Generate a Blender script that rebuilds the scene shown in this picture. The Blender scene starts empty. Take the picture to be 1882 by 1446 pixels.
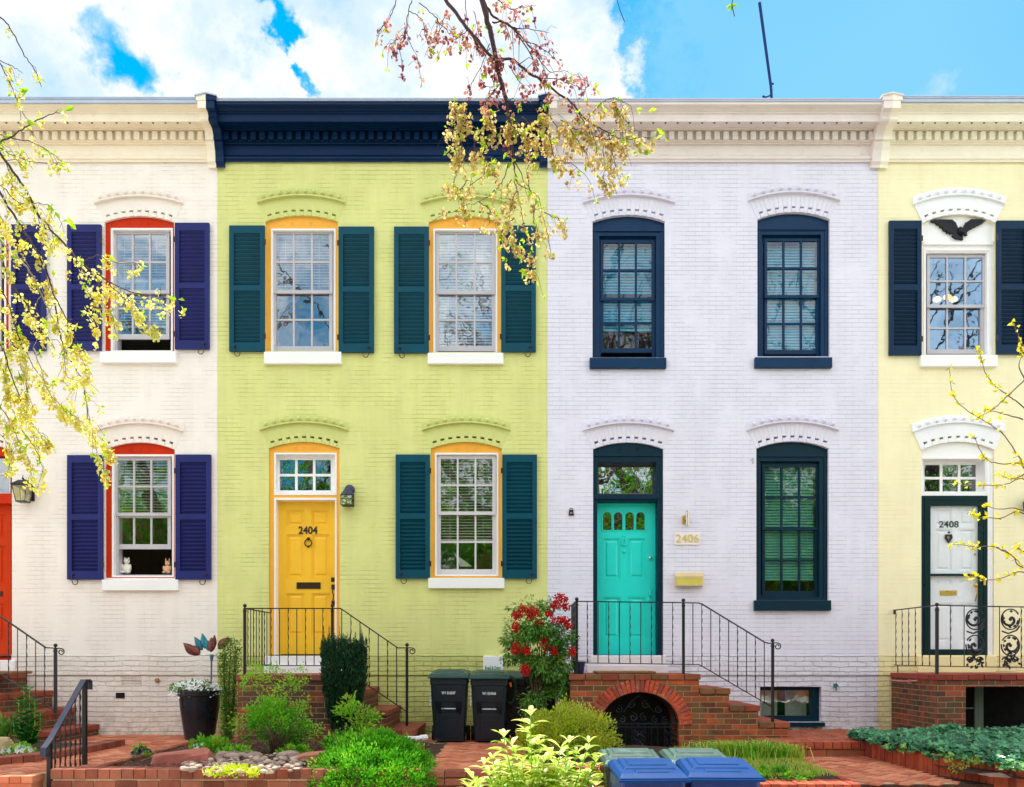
import bpy, math, random
from mathutils import Vector, Matrix, noise
from mathutils.geometry import delaunay_2d_cdt
rnd = random.Random(7)
col = bpy.context.scene.collection
# ---- measured photograph geometry: focal 1562.5 px, wall plane 12.5 m away, eye 1.12 m above the patio
F, D, EX, HY, EZ = 1562.5, 12.5, 941.0, 1205.0, 1.12
def P(px, py, y=0.0):
    d = D + y
    return Vector(((px-EX)*d/F, y, EZ+(HY-py)*d/F))
def PX(px, y=0.0): return (px-EX)*(D+y)/F
def PZ(py, y=0.0): return EZ+(HY-py)*(D+y)/F
def G(px, py, z):
    d = (EZ-z)*F/(py-HY); return Vector(((px-EX)*d/F, d-D, z))
def Q(px, py, d): return P(px, py, d-D)

# ---------------------------------------------------------------- materials
def lin(c): return tuple(((v/255)/12.92 if v/255 <= .04045 else ((v/255+.055)/1.055)**2.4) for v in c)
class NT:
    def __init__(s, nt): s.nt = nt; s.n = nt.nodes; s.l = nt.links
    def add(s, t, **k):
        n = s.n.new(t)
        for a, b in k.items(): setattr(n, a, b)
        return n
    def put(s, sock, v):
        if hasattr(v, 'links') or isinstance(v, bpy.types.NodeSocket): s.l.new(v, sock)
        else:
            if isinstance(v, tuple) and sock.type == 'VECTOR': v = v[:3]
            sock.default_value = v
    def m(s, op, a, b=0.0, c=0.0):
        n = s.add('ShaderNodeMath', operation=op)
        s.put(n.inputs[0], a); s.put(n.inputs[1], b); s.put(n.inputs[2], c)
        return n.outputs[0]
    def mix(s, f, a, b, blend='MIX'):
        n = s.add('ShaderNodeMix', data_type='RGBA', blend_type=blend)
        s.put(n.inputs[0], f); s.put(n.inputs[6], a); s.put(n.inputs[7], b)
        return n.outputs[2]
    def noise(s, v, scale, detail=3, rough=.5):
        n = s.add('ShaderNodeTexNoise'); s.put(n.inputs['Vector'], v)
        n.inputs['Scale'].default_value = scale; n.inputs['Detail'].default_value = detail
        n.inputs['Roughness'].default_value = rough
        return n.outputs['Fac']
    def ramp(s, f, lo, hi, a=0., b=1.):
        n = s.add('ShaderNodeMapRange'); n.clamp = True
        s.put(n.inputs[0], f)
        for i, v in enumerate((lo, hi, a, b)): s.put(n.inputs[i+1], v)
        return n.outputs[0]
    def smooth(s, f, lo, hi, a=0., b=1.):
        n = s.add('ShaderNodeMapRange', interpolation_type='SMOOTHSTEP'); n.clamp = True
        s.put(n.inputs[0], f)
        for i, v in enumerate((lo, hi, a, b)): s.put(n.inputs[i+1], v)
        return n.outputs[0]
def c4(c): return (*lin(c), 1)
def new_mat(name):
    m = bpy.data.materials.new(name); m.use_nodes = True
    t = NT(m.node_tree); t.n.clear()
    out = t.add('ShaderNodeOutputMaterial'); p = t.add('ShaderNodeBsdfPrincipled')
    t.l.new(p.outputs[0], out.inputs[0])
    return m, t, p, out
MC = {}
def mat(name, c, rough=.55, var=.10, vs=2.5, bump=.0, bs=40, metal=0, spec=.5, cols=None, transl=0, dirt=None, dirt_amt=.5):
    if name in MC: return MC[name]
    m, t, p, out = new_mat(name)
    geo = t.add('ShaderNodeNewGeometry').outputs['Position']
    base = c4(c)
    if cols:
        at = t.add('ShaderNodeAttribute', attribute_name='tint')
        r = t.add('ShaderNodeValToRGB'); cr = r.color_ramp
        allc = [c]+list(cols)
        cr.elements[0].color = c4(allc[0]); cr.elements[1].color = c4(allc[-1])
        for i in range(1, len(allc)-1):
            e = cr.elements.new(i/(len(allc)-1)); e.color = c4(allc[i])
        t.l.new(at.outputs['Fac'], r.inputs[0]); base = r.outputs[0]
    n1 = t.noise(geo, vs, 5, .6)
    k = t.ramp(n1, .3, .7, 1-var, 1+var*.6)
    v = t.add('ShaderNodeVectorMath', operation='SCALE'); t.put(v.inputs[0], base); t.put(v.inputs[3], k)
    colr = v.outputs[0]
    if dirt:
        dm = t.smooth(t.noise(geo, vs*2.3, 7, .7), .52, .72, 0, dirt_amt)
        colr = t.mix(dm, colr, c4(dirt))
    t.put(p.inputs['Base Color'], colr)
    t.put(p.inputs['Roughness'], t.ramp(t.noise(geo, 9, 3), .3, .7, max(.02, rough-.08), min(1, rough+.08)))
    p.inputs['Metallic'].default_value = metal; p.inputs['Specular IOR Level'].default_value = spec
    if bump:
        b = t.add('ShaderNodeBump'); b.inputs['Distance'].default_value = .01; b.inputs['Strength'].default_value = bump
        t.put(b.inputs['Height'], t.noise(geo, bs, 6, .6)); t.l.new(b.outputs[0], p.inputs['Normal'])
    if transl:
        tr = t.add('ShaderNodeBsdfTranslucent'); t.put(tr.inputs[0], colr)
        mx = t.add('ShaderNodeMixShader'); mx.inputs[0].default_value = transl
        t.l.new(p.outputs[0], mx.inputs[1]); t.l.new(tr.outputs[0], mx.inputs[2]); t.l.new(mx.outputs[0], out.inputs[0])
    MC[name] = m; return m
def box2d(t):
    """2-D coordinates for masonry: (along the face, up) chosen by which way the face points"""
    g = t.add('ShaderNodeNewGeometry')
    pos = t.add('ShaderNodeSeparateXYZ'); t.l.new(g.outputs['Position'], pos.inputs[0])
    nr = t.add('ShaderNodeSeparateXYZ'); t.l.new(g.outputs['True Normal'], nr.inputs[0])
    ax = t.m('GREATER_THAN', t.m('ABSOLUTE', nr.outputs[0]), .7); az = t.m('GREATER_THAN', t.m('ABSOLUTE', nr.outputs[2]), .7)
    u = t.m('ADD', t.m('MULTIPLY', pos.outputs[0], t.m('SUBTRACT', 1, ax)), t.m('MULTIPLY', pos.outputs[1], ax))
    v = t.m('ADD', t.m('MULTIPLY', pos.outputs[2], t.m('SUBTRACT', 1, az)), t.m('MULTIPLY', pos.outputs[1], az))
    return g.outputs['Position'], u, v
def brick(name, c1, c2, mortar, bw=.2, bh=.064, ms=.005, rough=.7, bump=.5, wob=.004, fade=(.35, .6), var=.06, dirt=None, dirt_amt=.5,
          dirt_lo=.5, fine=.25, bsq=.5, low_dirt=None, low=(0, .5), bdist=.006, vj=1.0):
    if name in MC: return MC[name]
    m, t, p, out = new_mat(name)
    pos, u, v = box2d(t)
    w1 = t.m('MULTIPLY', t.m('SUBTRACT', t.noise(pos, 1.7, 4), .5), wob*4)
    w2 = t.m('MULTIPLY', t.m('SUBTRACT', t.noise(pos, 14, 3), .5), wob*2)
    uu = t.m('ADD', u, w2); vv = t.m('ADD', t.m('ADD', v, w1), w2)
    cx = t.add('ShaderNodeCombineXYZ'); t.put(cx.inputs[0], uu); t.put(cx.inputs[1], vv)
    b = t.add('ShaderNodeTexBrick', offset=bsq)
    t.l.new(cx.outputs[0], b.inputs['Vector'])
    b.inputs['Scale'].default_value = 1; b.inputs['Brick Width'].default_value = bw; b.inputs['Row Height'].default_value = bh
    b.inputs['Mortar Size'].default_value = ms; b.inputs['Mortar Smooth'].default_value = .4; b.inputs['Bias'].default_value = 0
    b.inputs['Color1'].default_value = c4(c1); b.inputs['Color2'].default_value = c4(c2); b.inputs['Mortar'].default_value = (0, 0, 0, 1)
    fac = b.outputs['Fac']
    if vj < 1:   # perpends mostly filled with paint, bed joints open
        fr = t.m('FRACT', t.m('DIVIDE', vv, bh)); dd = t.m('MULTIPLY', t.m('MINIMUM', fr, t.m('SUBTRACT', 1, fr)), bh)
        hm = t.smooth(dd, ms*.25, ms, 1, 0); fac = t.m('MAXIMUM', hm, t.m('MULTIPLY', fac, vj))
    b2 = t.add('ShaderNodeTexBrick', offset=bsq); t.l.new(cx.outputs[0], b2.inputs['Vector'])
    for k in ('Scale', 'Brick Width', 'Row Height', 'Bias'): b2.inputs[k].default_value = b.inputs[k].default_value
    b2.inputs['Mortar Size'].default_value = 0
    b2.inputs['Color1'].default_value = c4(c1); b2.inputs['Color2'].default_value = c4(c2)
    # bed joints stay, some of them filled with paint
    fm = t.m('MULTIPLY', fac, t.smooth(t.noise(pos, 2.1, 4, .65), fade[0], fade[1]))
    k = t.ramp(t.noise(pos, 1.3, 4, .62), .3, .7, 1-var, 1+var*.5)
    sc = t.add('ShaderNodeVectorMath', operation='SCALE'); t.put(sc.inputs[0], b2.outputs['Color']); t.put(sc.inputs[3], k)
    colr = sc.outputs[0]
    if dirt:
        colr = t.mix(t.smooth(t.noise(pos, 3.7, 8, .7), dirt_lo, dirt_lo+.16, 0, dirt_amt), colr, c4(dirt))
    if low_dirt:
        z = t.add('ShaderNodeSeparateXYZ'); t.l.new(pos, z.inputs[0])
        lo = t.m('MULTIPLY', t.ramp(z.outputs[2], low[0], low[1], 1, 0), t.smooth(t.noise(pos, 6, 7, .7), .42, .66))
        colr = t.mix(lo, colr, c4(low_dirt))
    # rain streaks and scuffs in the paint, long and thin down the wall
    mp = t.add('ShaderNodeMapping'); mp.inputs['Scale'].default_value = (3.2, 3.2, .35); t.l.new(pos, mp.inputs[0])
    stk = t.ramp(t.noise(mp.outputs[0], 1.6, 6, .7), .45, .75, 1, 1-var*1.3)
    s2 = t.add('ShaderNodeVectorMath', operation='SCALE'); t.put(s2.inputs[0], colr); t.put(s2.inputs[3], stk); colr = s2.outputs[0]
    colr = t.mix(fm, colr, c4(mortar))
    chip = t.m('MULTIPLY', t.smooth(t.noise(pos, 34, 2), .735, .76), t.smooth(t.noise(pos, 1.1, 2), .42, .6))
    colr = t.mix(t.m('MULTIPLY', chip, .55), colr, c4((120, 92, 84)))
    t.put(p.inputs['Base Color'], colr); p.inputs['Roughness'].default_value = rough
    h = t.m('SUBTRACT', t.m('MULTIPLY', t.noise(pos, 22, 4, .65), fine), t.m('MULTIPLY', fm, 1.0))
    h = t.m('ADD', h, t.m('MULTIPLY', t.noise(pos, 5, 3), fine))
    bp = t.add('ShaderNodeBump'); bp.inputs['Distance'].default_value = bdist; bp.inputs['Strength'].default_value = bump
    t.put(bp.inputs['Height'], h); t.l.new(bp.outputs[0], p.inputs['Normal'])
    MC[name] = m; return m
def glass(name, tint=(255, 255, 255), refl=.3, wave=.08, trans=1.0, gcol=(.95, .97, 1, 1)):
    if name in MC: return MC[name]
    m, t, p, out = new_mat(name); t.n.remove(p)
    tr = t.add('ShaderNodeBsdfTransparent'); tr.inputs[0].default_value = tuple(v*trans for v in lin(tint))+(1,)
    gl = t.add('ShaderNodeBsdfGlossy'); gl.inputs[0].default_value = gcol; gl.inputs['Roughness'].default_value = .015
    geo = t.add('ShaderNodeNewGeometry').outputs['Position']
    bp = t.add('ShaderNodeBump'); bp.inputs['Distance'].default_value = .02; bp.inputs['Strength'].default_value = wave
    t.put(bp.inputs['Height'], t.noise(geo, 3.5, 2)); t.l.new(bp.outputs[0], gl.inputs['Normal'])
    lw = t.add('ShaderNodeLayerWeight'); lw.inputs[0].default_value = .5
    f = t.m('ADD', refl, t.m('MULTIPLY', t.m('POWER', lw.outputs['Facing'], 5), 1-refl))
    mx = t.add('ShaderNodeMixShader'); t.put(mx.inputs[0], f)
    t.l.new(tr.outputs[0], mx.inputs[1]); t.l.new(gl.outputs[0], mx.inputs[2]); t.l.new(mx.outputs[0], out.inputs[0])
    MC[name] = m; return m
def emit(name, c, s):
    if name in MC: return MC[name]
    m, t, p, out = new_mat(name); t.n.remove(p)
    e = t.add('ShaderNodeEmission'); e.inputs[0].default_value = c4(c); e.inputs[1].default_value = s
    t.l.new(e.outputs[0], out.inputs[0]); MC[name] = m; return m

# ---------------------------------------------------------------- things and meshes
ORG = {}
def thing(name, label, cat, loc=(0, 0, 0), group=None, local=False):
    o = bpy.data.objects.new(name, None); col.objects.link(o); o.location = loc
    o.empty_display_size = .2
    o['label'] = label; o['category'] = cat
    if group: o['group'] = group
    ORG[o.name] = Vector((0, 0, 0)) if local else Vector(loc)
    return o
def tag(o, label=None, cat=None, group=None, kind=None):
    if label: o['label'] = label
    if cat: o['category'] = cat
    if group: o['group'] = group
    if kind: o['kind'] = kind
    return o
def inside(pt, poly):
    x, y = pt; r = False; n = len(poly); j = n-1
    for i in range(n):
        xi, yi = poly[i]; xj, yj = poly[j]
        if (yi > y) != (yj > y) and x < (xj-xi)*(y-yi)/(yj-yi)+xi: r = not r
        j = i
    return r
def area(p): return sum(p[i-1][0]*p[i][1]-p[i][0]*p[i-1][1] for i in range(len(p)))/2
class MB:
    def __init__(s): s.v = []; s.f = []; s.t = []
    def add(s, vs, fs, tint=.5):
        o = len(s.v); s.v += [tuple(v) for v in vs]; s.t += [tint]*len(vs)
        s.f += [tuple(i+o for i in f) for f in fs]; return s
    def box(s, x0, x1, y0, y1, z0, z1, tint=.5, taper=0):
        if x0 > x1: x0, x1 = x1, x0
        if y0 > y1: y0, y1 = y1, y0
        if z0 > z1: z0, z1 = z1, z0
        t = taper
        return s.add([(x0+t, y0+t, z0), (x1-t, y0+t, z0), (x1-t, y1-t, z0), (x0+t, y1-t, z0), (x0, y0, z1), (x1, y0, z1), (x1, y1, z1), (x0, y1, z1)],
                     [(3, 2, 1, 0), (4, 5, 6, 7), (0, 1, 5, 4), (1, 2, 6, 5), (2, 3, 7, 6), (3, 0, 4, 7)], tint)
    def pbox(s, px0, px1, py0, py1, y0, y1, tint=.5):
        """box whose front face fills photo rectangle when standing at depth y0 (y0 = front)"""
        return s.box(PX(px0, y0), PX(px1, y0), y0, y1, PZ(py1, y0), PZ(py0, y0), tint)
    def obox(s, c, ax, ay, az, tint=.5):
        c = Vector(c); vs = [c+i*ax+j*ay+k*az for k in (-1, 1) for i, j in ((-1, -1), (1, -1), (1, 1), (-1, 1))]
        return s.add(vs, [(3, 2, 1, 0), (4, 5, 6, 7), (0, 1, 5, 4), (1, 2, 6, 5), (2, 3, 7, 6), (3, 0, 4, 7)], tint)
    def tube(s, pts, r, n=8, tint=.5, cap=True, r2=None):
        pts = [Vector(p) for p in pts]; N = len(pts)
        if not isinstance(r, (list, tuple)):
            r = [r+((r2 if r2 is not None else r)-r)*i/max(1, N-1) for i in range(N)]
        vs = []; prev = None
        for i, p in enumerate(pts):
            d = (pts[min(i+1, N-1)]-pts[max(i-1, 0)])
            if d.length < 1e-9: d = Vector((0, 0, 1))
            d.normalize()
            if prev is None:
                a = Vector((0, 0, 1)) if abs(d.z) < .9 else Vector((1, 0, 0))
                x = d.cross(a).normalized()
            else:
                x = (prev-d*prev.dot(d))
                x = x.normalized() if x.length > 1e-6 else d.orthogonal().normalized()
            prev = x; y = d.cross(x)
            for k in range(n):
                a = 2*math.pi*k/n; vs.append(p+(x*math.cos(a)+y*math.sin(a))*r[i])
        fs = [(i*n+k, i*n+(k+1) % n, (i+1)*n+(k+1) % n, (i+1)*n+k) for i in range(N-1) for k in range(n)]
        if cap: fs += [tuple(range(n-1, -1, -1)), tuple((N-1)*n+k for k in range(n))]
        return s.add(vs, fs, tint)
    def lathe(s, c, prof, n=20, axis='z', tint=.5, sx=1, sy=1):
        c = Vector(c); vs = []
        for r, h in prof:
            for k in range(n):
                a = 2*math.pi*k/n; u, w = math.cos(a)*r*sx, math.sin(a)*r*sy
                vs.append(c+(Vector((u, w, h)) if axis == 'z' else Vector((u, -h, w)) if axis == 'y' else Vector((h, u, w))))
        N = len(prof)
        fs = [(i*n+k, i*n+(k+1) % n, (i+1)*n+(k+1) % n, (i+1)*n+k) for i in range(N-1) for k in range(n)]
        fs += [tuple(range(n-1, -1, -1)), tuple((N-1)*n+k for k in range(n))]
        return s.add(vs, fs, tint)
    def ball(s, c, r, n=12, m=8, sq=(1, 1, 1), tint=.5):
        c = Vector(c); vs = [c+Vector((0, 0, -r*sq[2]))]
        for i in range(1, m):
            b = -math.pi/2+math.pi*i/m
            for k in range(n):
                a = 2*math.pi*k/n
                vs.append(c+Vector((math.cos(a)*math.cos(b)*r*sq[0], math.sin(a)*math.cos(b)*r*sq[1], math.sin(b)*r*sq[2])))
        vs.append(c+Vector((0, 0, r*sq[2]))); L = len(vs)-1
        fs = [(0, 1+(k+1) % n, 1+k) for k in range(n)]
        fs += [(1+i*n+k, 1+i*n+(k+1) % n, 1+(i+1)*n+(k+1) % n, 1+(i+1)*n+k) for i in range(m-2) for k in range(n)]
        fs += [(1+(m-2)*n+k, 1+(m-2)*n+(k+1) % n, L) for k in range(n)]
        return s.add(vs, fs, tint)
    def shape(s, outer, holes, a0, a1, plane='xz', tint=.5, back=True):
        """flat polygon (2-D) with holes, extruded between a0 (front) and a1"""
        if area(outer) < 0: outer = outer[::-1]
        loops = [list(outer)]+[list(h)[::-1] if area(h) > 0 else list(h) for h in holes]
        pts, edges = [], []
        for L in loops:
            o = len(pts); pts += [Vector((p[0], p[1])) for p in L]
            edges += [(o+i, o+(i+1) % len(L)) for i in range(len(L))]
        if not holes and len(outer) <= 4: tv, tf = pts, [tuple(range(len(pts)))]
        else:
            r = delaunay_2d_cdt(pts, edges, [], 1, 1e-6); tv = r[0]; tf = []
            for f in r[2]:
                cxy = (sum(tv[i][0] for i in f)/len(f), sum(tv[i][1] for i in f)/len(f))
                if inside(cxy, loops[0]) and not any(inside(cxy, h) for h in loops[1:]): tf.append(tuple(f))
        def to(p, a): return (p[0], a, p[1]) if plane == 'xz' else (p[0], p[1], a) if plane == 'xy' else (a, p[0], p[1])
        flip = plane == 'xy'
        # xz: front face normal is -y at a0 ; xy: a1 is the top
        s.add([to(p, a0) for p in tv], [f[::-1] if flip else f for f in tf], tint)
        if back: s.add([to(p, a1) for p in tv], [f if flip else f[::-1] for f in tf], tint)
        for L in loops:
            n = len(L); vs = [to(p, a0) for p in L]+[to(p, a1) for p in L]
            fs = [((i+1) % n, i, n+i, n+(i+1) % n) for i in range(n)]
            if flip: fs = [f[::-1] for f in fs]
            s.add(vs, fs, tint)
        return s
    def pshape(s, outer, holes, y0, y1, tint=.5, ref=None):
        ref = y0 if ref is None else ref
        c = lambda L: [(PX(a, ref), PZ(b, ref)) for a, b in L]
        return s.shape(c(outer), [c(h) for h in holes], y0, y1, 'xz', tint)
    def leaf(s, p, d, nrm, L, W, tint=.5, fold=.25):
        d = d.normalized(); x = d.cross(nrm)
        x = x.normalized() if x.length > 1e-4 else d.orthogonal().normalized()
        n = x.cross(d)
        return s.add([p, p+d*L*.45+x*W*.5+n*W*fold, p+d*L, p+d*L*.45-x*W*.5+n*W*fold, p+d*L*.5-n*W*fold*.3], [(0, 1, 4), (1, 2, 4), (0, 4, 3), (4, 2, 3)], tint)
    def disc(s, p, nrm, r, tint=.5, n=6, cup=.25, sx=1.0):
        x = nrm.orthogonal().normalized(); y = nrm.cross(x)
        vs = [p]+[p+(x*math.cos(2*math.pi*k/n)*sx+y*math.sin(2*math.pi*k/n))*r+nrm*r*cup for k in range(n)]
        return s.add(vs, [(0, 1+k, 1+(k+1) % n) for k in range(n)], tint)
    def build(s, name, m, parent=None, smooth=False, bevel=0, kind=None, label=None, seg=2):
        me = bpy.data.meshes.new(name); o = bpy.data.objects.new(name, me); col.objects.link(o)
        org = Vector((0, 0, 0))
        if parent is not None:
            o.parent = parent; org = ORG[parent.name]; ORG[o.name] = org
        me.from_pydata([(v[0]-org.x, v[1]-org.y, v[2]-org.z) for v in s.v], [], s.f)
        a = me.attributes.new('tint', 'FLOAT', 'POINT'); a.data.foreach_set('value', s.t)
        me.materials.append(m)
        if smooth: me.polygons.foreach_set('use_smooth', [True]*len(me.polygons))
        me.update()
        if bevel:
            b = o.modifiers.new('bevel', 'BEVEL'); b.width = bevel; b.segments = seg; b.limit_method = 'ANGLE'; b.angle_limit = .6
        if kind: o['kind'] = kind
        if label: o['label'] = label
        return o
def text(name, body, size, m, parent, loc, sx=1, depth=.004, rx=math.pi/2, rz=0, label=None, bold=0):
    cu = bpy.data.curves.new(name, 'FONT'); cu.body = body; cu.size = size; cu.align_x = 'CENTER'; cu.align_y = 'CENTER'
    cu.extrude = depth; cu.offset = bold
    o = bpy.data.objects.new(name, cu); col.objects.link(o)
    dg = bpy.context.evaluated_depsgraph_get(); me = bpy.data.meshes.new_from_object(o.evaluated_get(dg), depsgraph=dg)
    bpy.data.objects.remove(o); bpy.data.curves.remove(cu)
    me.name = name; me.materials.clear(); me.materials.append(m)
    T = Matrix.Rotation(rz, 4, 'Z') @ Matrix.Rotation(rx, 4, 'X') @ Matrix.Diagonal((sx, 1, 1, 1))
    org = ORG[parent.name] if parent is not None else Vector((0, 0, 0))
    me.transform(Matrix.Translation(Vector(loc)-org) @ T)
    o = bpy.data.objects.new(name, me); col.objects.link(o)
    if parent is not None: o.parent = parent; ORG[o.name] = org
    if label: o['label'] = label
    return o
def copy_tree(o, parent=None):
    c = o.copy(); col.objects.link(c)
    if parent is not None: c.parent = parent
    for ch in list(o.children): copy_tree(ch, c)
    return c
def arc(cx, w, spring, crown, t):
    s = spring-crown; R = (w*w+s*s)/(2*s); th = math.asin(min(1, w/R))
    return (cx+R*math.sin(t*th), crown+R-R*math.cos(t*th)), t*th
def arch_poly(x0, x1, spring, crown, bottom, n=16, e=0):
    cx, w = (x0+x1)/2, (x1-x0)/2
    pts = [arc(cx, w, spring, crown, -1+2*i/n)[0] for i in range(n+1)]
    return [(x0, bottom)]+pts+[(x1, bottom)]
def rect(x0, x1, y0, y1): return [(x0, y0), (x1, y0), (x1, y1), (x0, y1)]
def rv(s=1): return Vector((rnd.uniform(-1, 1), rnd.uniform(-1, 1), rnd.uniform(-1, 1)))*s
def runit():
    while True:
        v = rv()
        if .05 < v.length < 1: return v.normalized()
# ================================================================ materials of the houses
WALL = {  # joint colours darker than the paint: joint dirt plus painted shadow lines
 'h1': brick('cream painted brick', (251, 241, 234), (249, 239, 231), (212, 197, 187), var=.05, bump=.6, fade=(.42, .62), vj=.35),
 'h2': brick('lime painted brick', (226, 226, 146), (223, 224, 141), (180, 184, 94), var=.07, bump=.65, fade=(.42, .62), vj=.3),
 'h3': brick('lavender painted brick', (235, 231, 247), (232, 228, 245), (182, 176, 194), var=.05, bump=.7, ms=.0042, fade=(.36, .56), vj=.35),
 'h4': brick('butter painted brick', (255, 245, 204), (254, 243, 200), (236, 222, 172), var=.05, bump=.45, fade=(.44, .64), vj=.35)}
kw = dict(bh=.074, bw=.26, ms=.008, wob=.012, fade=(.28, .5), bump=1.0, var=.09, fine=.9, bdist=.013, vj=.6)
ROUGH = {
 'h1': brick('rough cream brick', (249, 239, 231), (245, 234, 225), (226, 213, 202), low_dirt=(180, 168, 154), low=(-.05, .35), **kw),
 'h2': brick('rough lime brick', (212, 214, 128), (206, 208, 122), (160, 162, 84), low_dirt=(140, 140, 70), low=(-.05, .6), **kw),
 'h3': brick('rough lavender brick', (238, 234, 246), (232, 228, 241), (196, 188, 204), low_dirt=(170, 160, 152), low=(0, .4), **kw),
 'h4': brick('rough butter brick', (252, 240, 184), (250, 236, 178), (226, 208, 150), low_dirt=(180, 160, 110), low=(0, .4), **kw)}
TRIM = {
 'h1': mat('cream trim', (252, 238, 218), .5, .06, dirt=(222, 198, 164), dirt_amt=.25),
 'h2': mat('navy trim', (0, 36, 76), .42, .14, spec=.2),
 'h3': mat('mauve grey trim', (235, 222, 218), .5, .06, dirt=(206, 180, 168), dirt_amt=.25),
 'h4': mat('ivory trim', (253, 244, 226), .5, .06, dirt=(220, 196, 150), dirt_amt=.2)}
HOODM = {'h1': mat('cream moulding', (246, 234, 226), .55, .05), 'h2': mat('lime moulding', (212, 216, 132), .55, .06),
         'h3': mat('lavender moulding', (228, 223, 238), .55, .05), 'h4': mat('white moulding', (248, 248, 252), .5, .04)}
metal_roof = mat('grey roof flashing', (176, 186, 205), .35, .10, metal=.3)
roof_m = mat('dark roofing', (60, 62, 68), .8, .2)
white_p = mat('white paint', (250, 248, 248), .4, .03, bump=.05)
off_white = mat('off white sash', (214, 208, 212), .45, .05)
storm_m = mat('grey storm sash', (196, 190, 196), .4, .06)
red_p = mat('brick red paint', (204, 48, 4), .5, .14, spec=.15, bump=.1)
orange_p = mat('orange door paint', (206, 58, 0), .5, .1, spec=.15)
amber_p = mat('amber paint', (252, 178, 48), .45, .08, bump=.08)
amber_d = mat('yellow door paint', (255, 198, 34), .45, .05, bump=.05)
indigo_p = mat('indigo paint', (36, 42, 108), .5, .14, spec=.2, bump=.1)
teal_p = mat('dark teal paint', (0, 72, 92), .45, .14, spec=.2, bump=.1)
navy_p = mat('navy paint', (0, 48, 86), .4, .16, spec=.22, bump=.12)
pine_p = mat('dark slate green paint', (0, 42, 60), .42, .16, spec=.2, bump=.1)
slate_p = mat('slate navy paint', (0, 42, 74), .45, .14, spec=.2)
green_p = mat('black green paint', (0, 40, 42), .35, .15, spec=.2)
turq_p = mat('turquoise paint', (14, 228, 216), .38, .04)
iron_m = mat('black iron', (17, 13, 24), .4, .25, bump=.15, bs=90)
brass_m = mat('brass', (214, 176, 84), .3, .1, metal=.8)
dark_metal = mat('dark bronze', (64, 44, 30), .4, .2, metal=.5)
blind_m = mat('white blind', (236, 234, 230), .6, .05)
room_m = mat('dim room wall', (150, 136, 118), .9, .25, vs=.9)
floor_m = mat('room floor', (70, 50, 38), .8, .2)
black_m = mat('black void', (10, 10, 12), .9, 0)
seam_m = mat('black slot', (26, 26, 26), .9, 0)

# ---------------------------------------------------------------- parts
def hood(H, cx, w_in, sp_in, cr_in, key, w_out=79, d_out=36, holes=None, solid=False, nball=10):
    """fan of voussoirs with slots, and a ledge with a row of balls above the arch"""
    sp_o, cr_o = sp_in-d_out+3, cr_in-d_out+1
    w_out = w_out
    m = MB(); N = 19
    y0 = {'h3': -.006, 'h4': -.018}.get(key, -.004)
    for i in range(N):
        ta, tb = -1+2*i/N, -1+2*(i+1)/N
        g = .006 if key in ('h3',) else .001
        if solid: g = -.002
        ta += g/2; tb -= g/2
        ia, ib = arc(cx, w_in, sp_in, cr_in, ta)[0], arc(cx, w_in, sp_in, cr_in, tb)[0]
        oa, ob = arc(cx, w_out, sp_o, cr_o, ta)[0], arc(cx, w_out, sp_o, cr_o, tb)[0]
        L = lambda a, b, k: (a[0]+(b[0]-a[0])*k, a[1]+(b[1]-a[1])*k)
        yy = y0+rnd.uniform(-.001, .001)
        if i % 2 == 1:
            k0, k1 = .20, .32
            m.pshape([L(ia, oa, k1), L(ib, ob, k1), ob, oa], [], yy, .0, ref=0)
            m.pshape([ia, ib, L(ib, ob, k0), L(ia, oa, k0)], [], yy-.010, .0, ref=0)
            if holes is not None: holes.append([L(ia, oa, k0), L(ib, ob, k0), L(ib, ob, k1), L(ia, oa, k1)])
        else: m.pshape([ia, ib, ob, oa], [], yy, .0, ref=0)
    m.build('brick_arch', HOODM[key], H, bevel=.003)
    m = MB(); n = 28; a, b = [], []
    wl = w_out+2
    for i in range(n+1):
        t = -1+2*i/n
        a.append(arc(cx, wl, sp_o+1, cr_o+1, t)[0]); b.append(arc(cx, wl, sp_o-3, cr_o-3, t)[0])
    b = [arc(cx, wl, sp_o-1.6, cr_o-1.6, -1+2*i/n)[0] for i in range(n+1)]
    m.pshape(a+b[::-1], [], -.055, 0, ref=0)
    b2 = [arc(cx, wl+1.5, sp_o-14, cr_o-14, -1+2*i/n)[0] for i in range(n+1)]
    m.pshape([(p[0], p[1]) for p in b]+b2[::-1], [], -.03 if key == 'h4' else -.010, 0, ref=0)
    for i in range(nball):
        t = (-1+2*(i+.5)/nball)*.97
        p = arc(cx, wl-2, sp_o-7, cr_o-7, t)[0]
        c = P(p[0], p[1], 0); c.y = -.05
        m.ball(c, .031, 12, 7)
    m.build('hood_moulding', HOODM[key], H, smooth=False, bevel=.003)
def scrolls(m, cx, y, s=1):
    for sg in (-1, 1):
        pts = []
        for i in range(16):
            a = i/15*math.pi*1.6; r = 4.5*s*(1-.03*i)
            pts.append(P(cx+sg*(17+math.cos(a)*r), y-math.sin(a)*r*.9, .018))
        m.tube(pts, .0035, 5)
    m.tube([P(cx, y-5, .018), P(cx, y+5, .018)], .004, 5)
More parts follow.
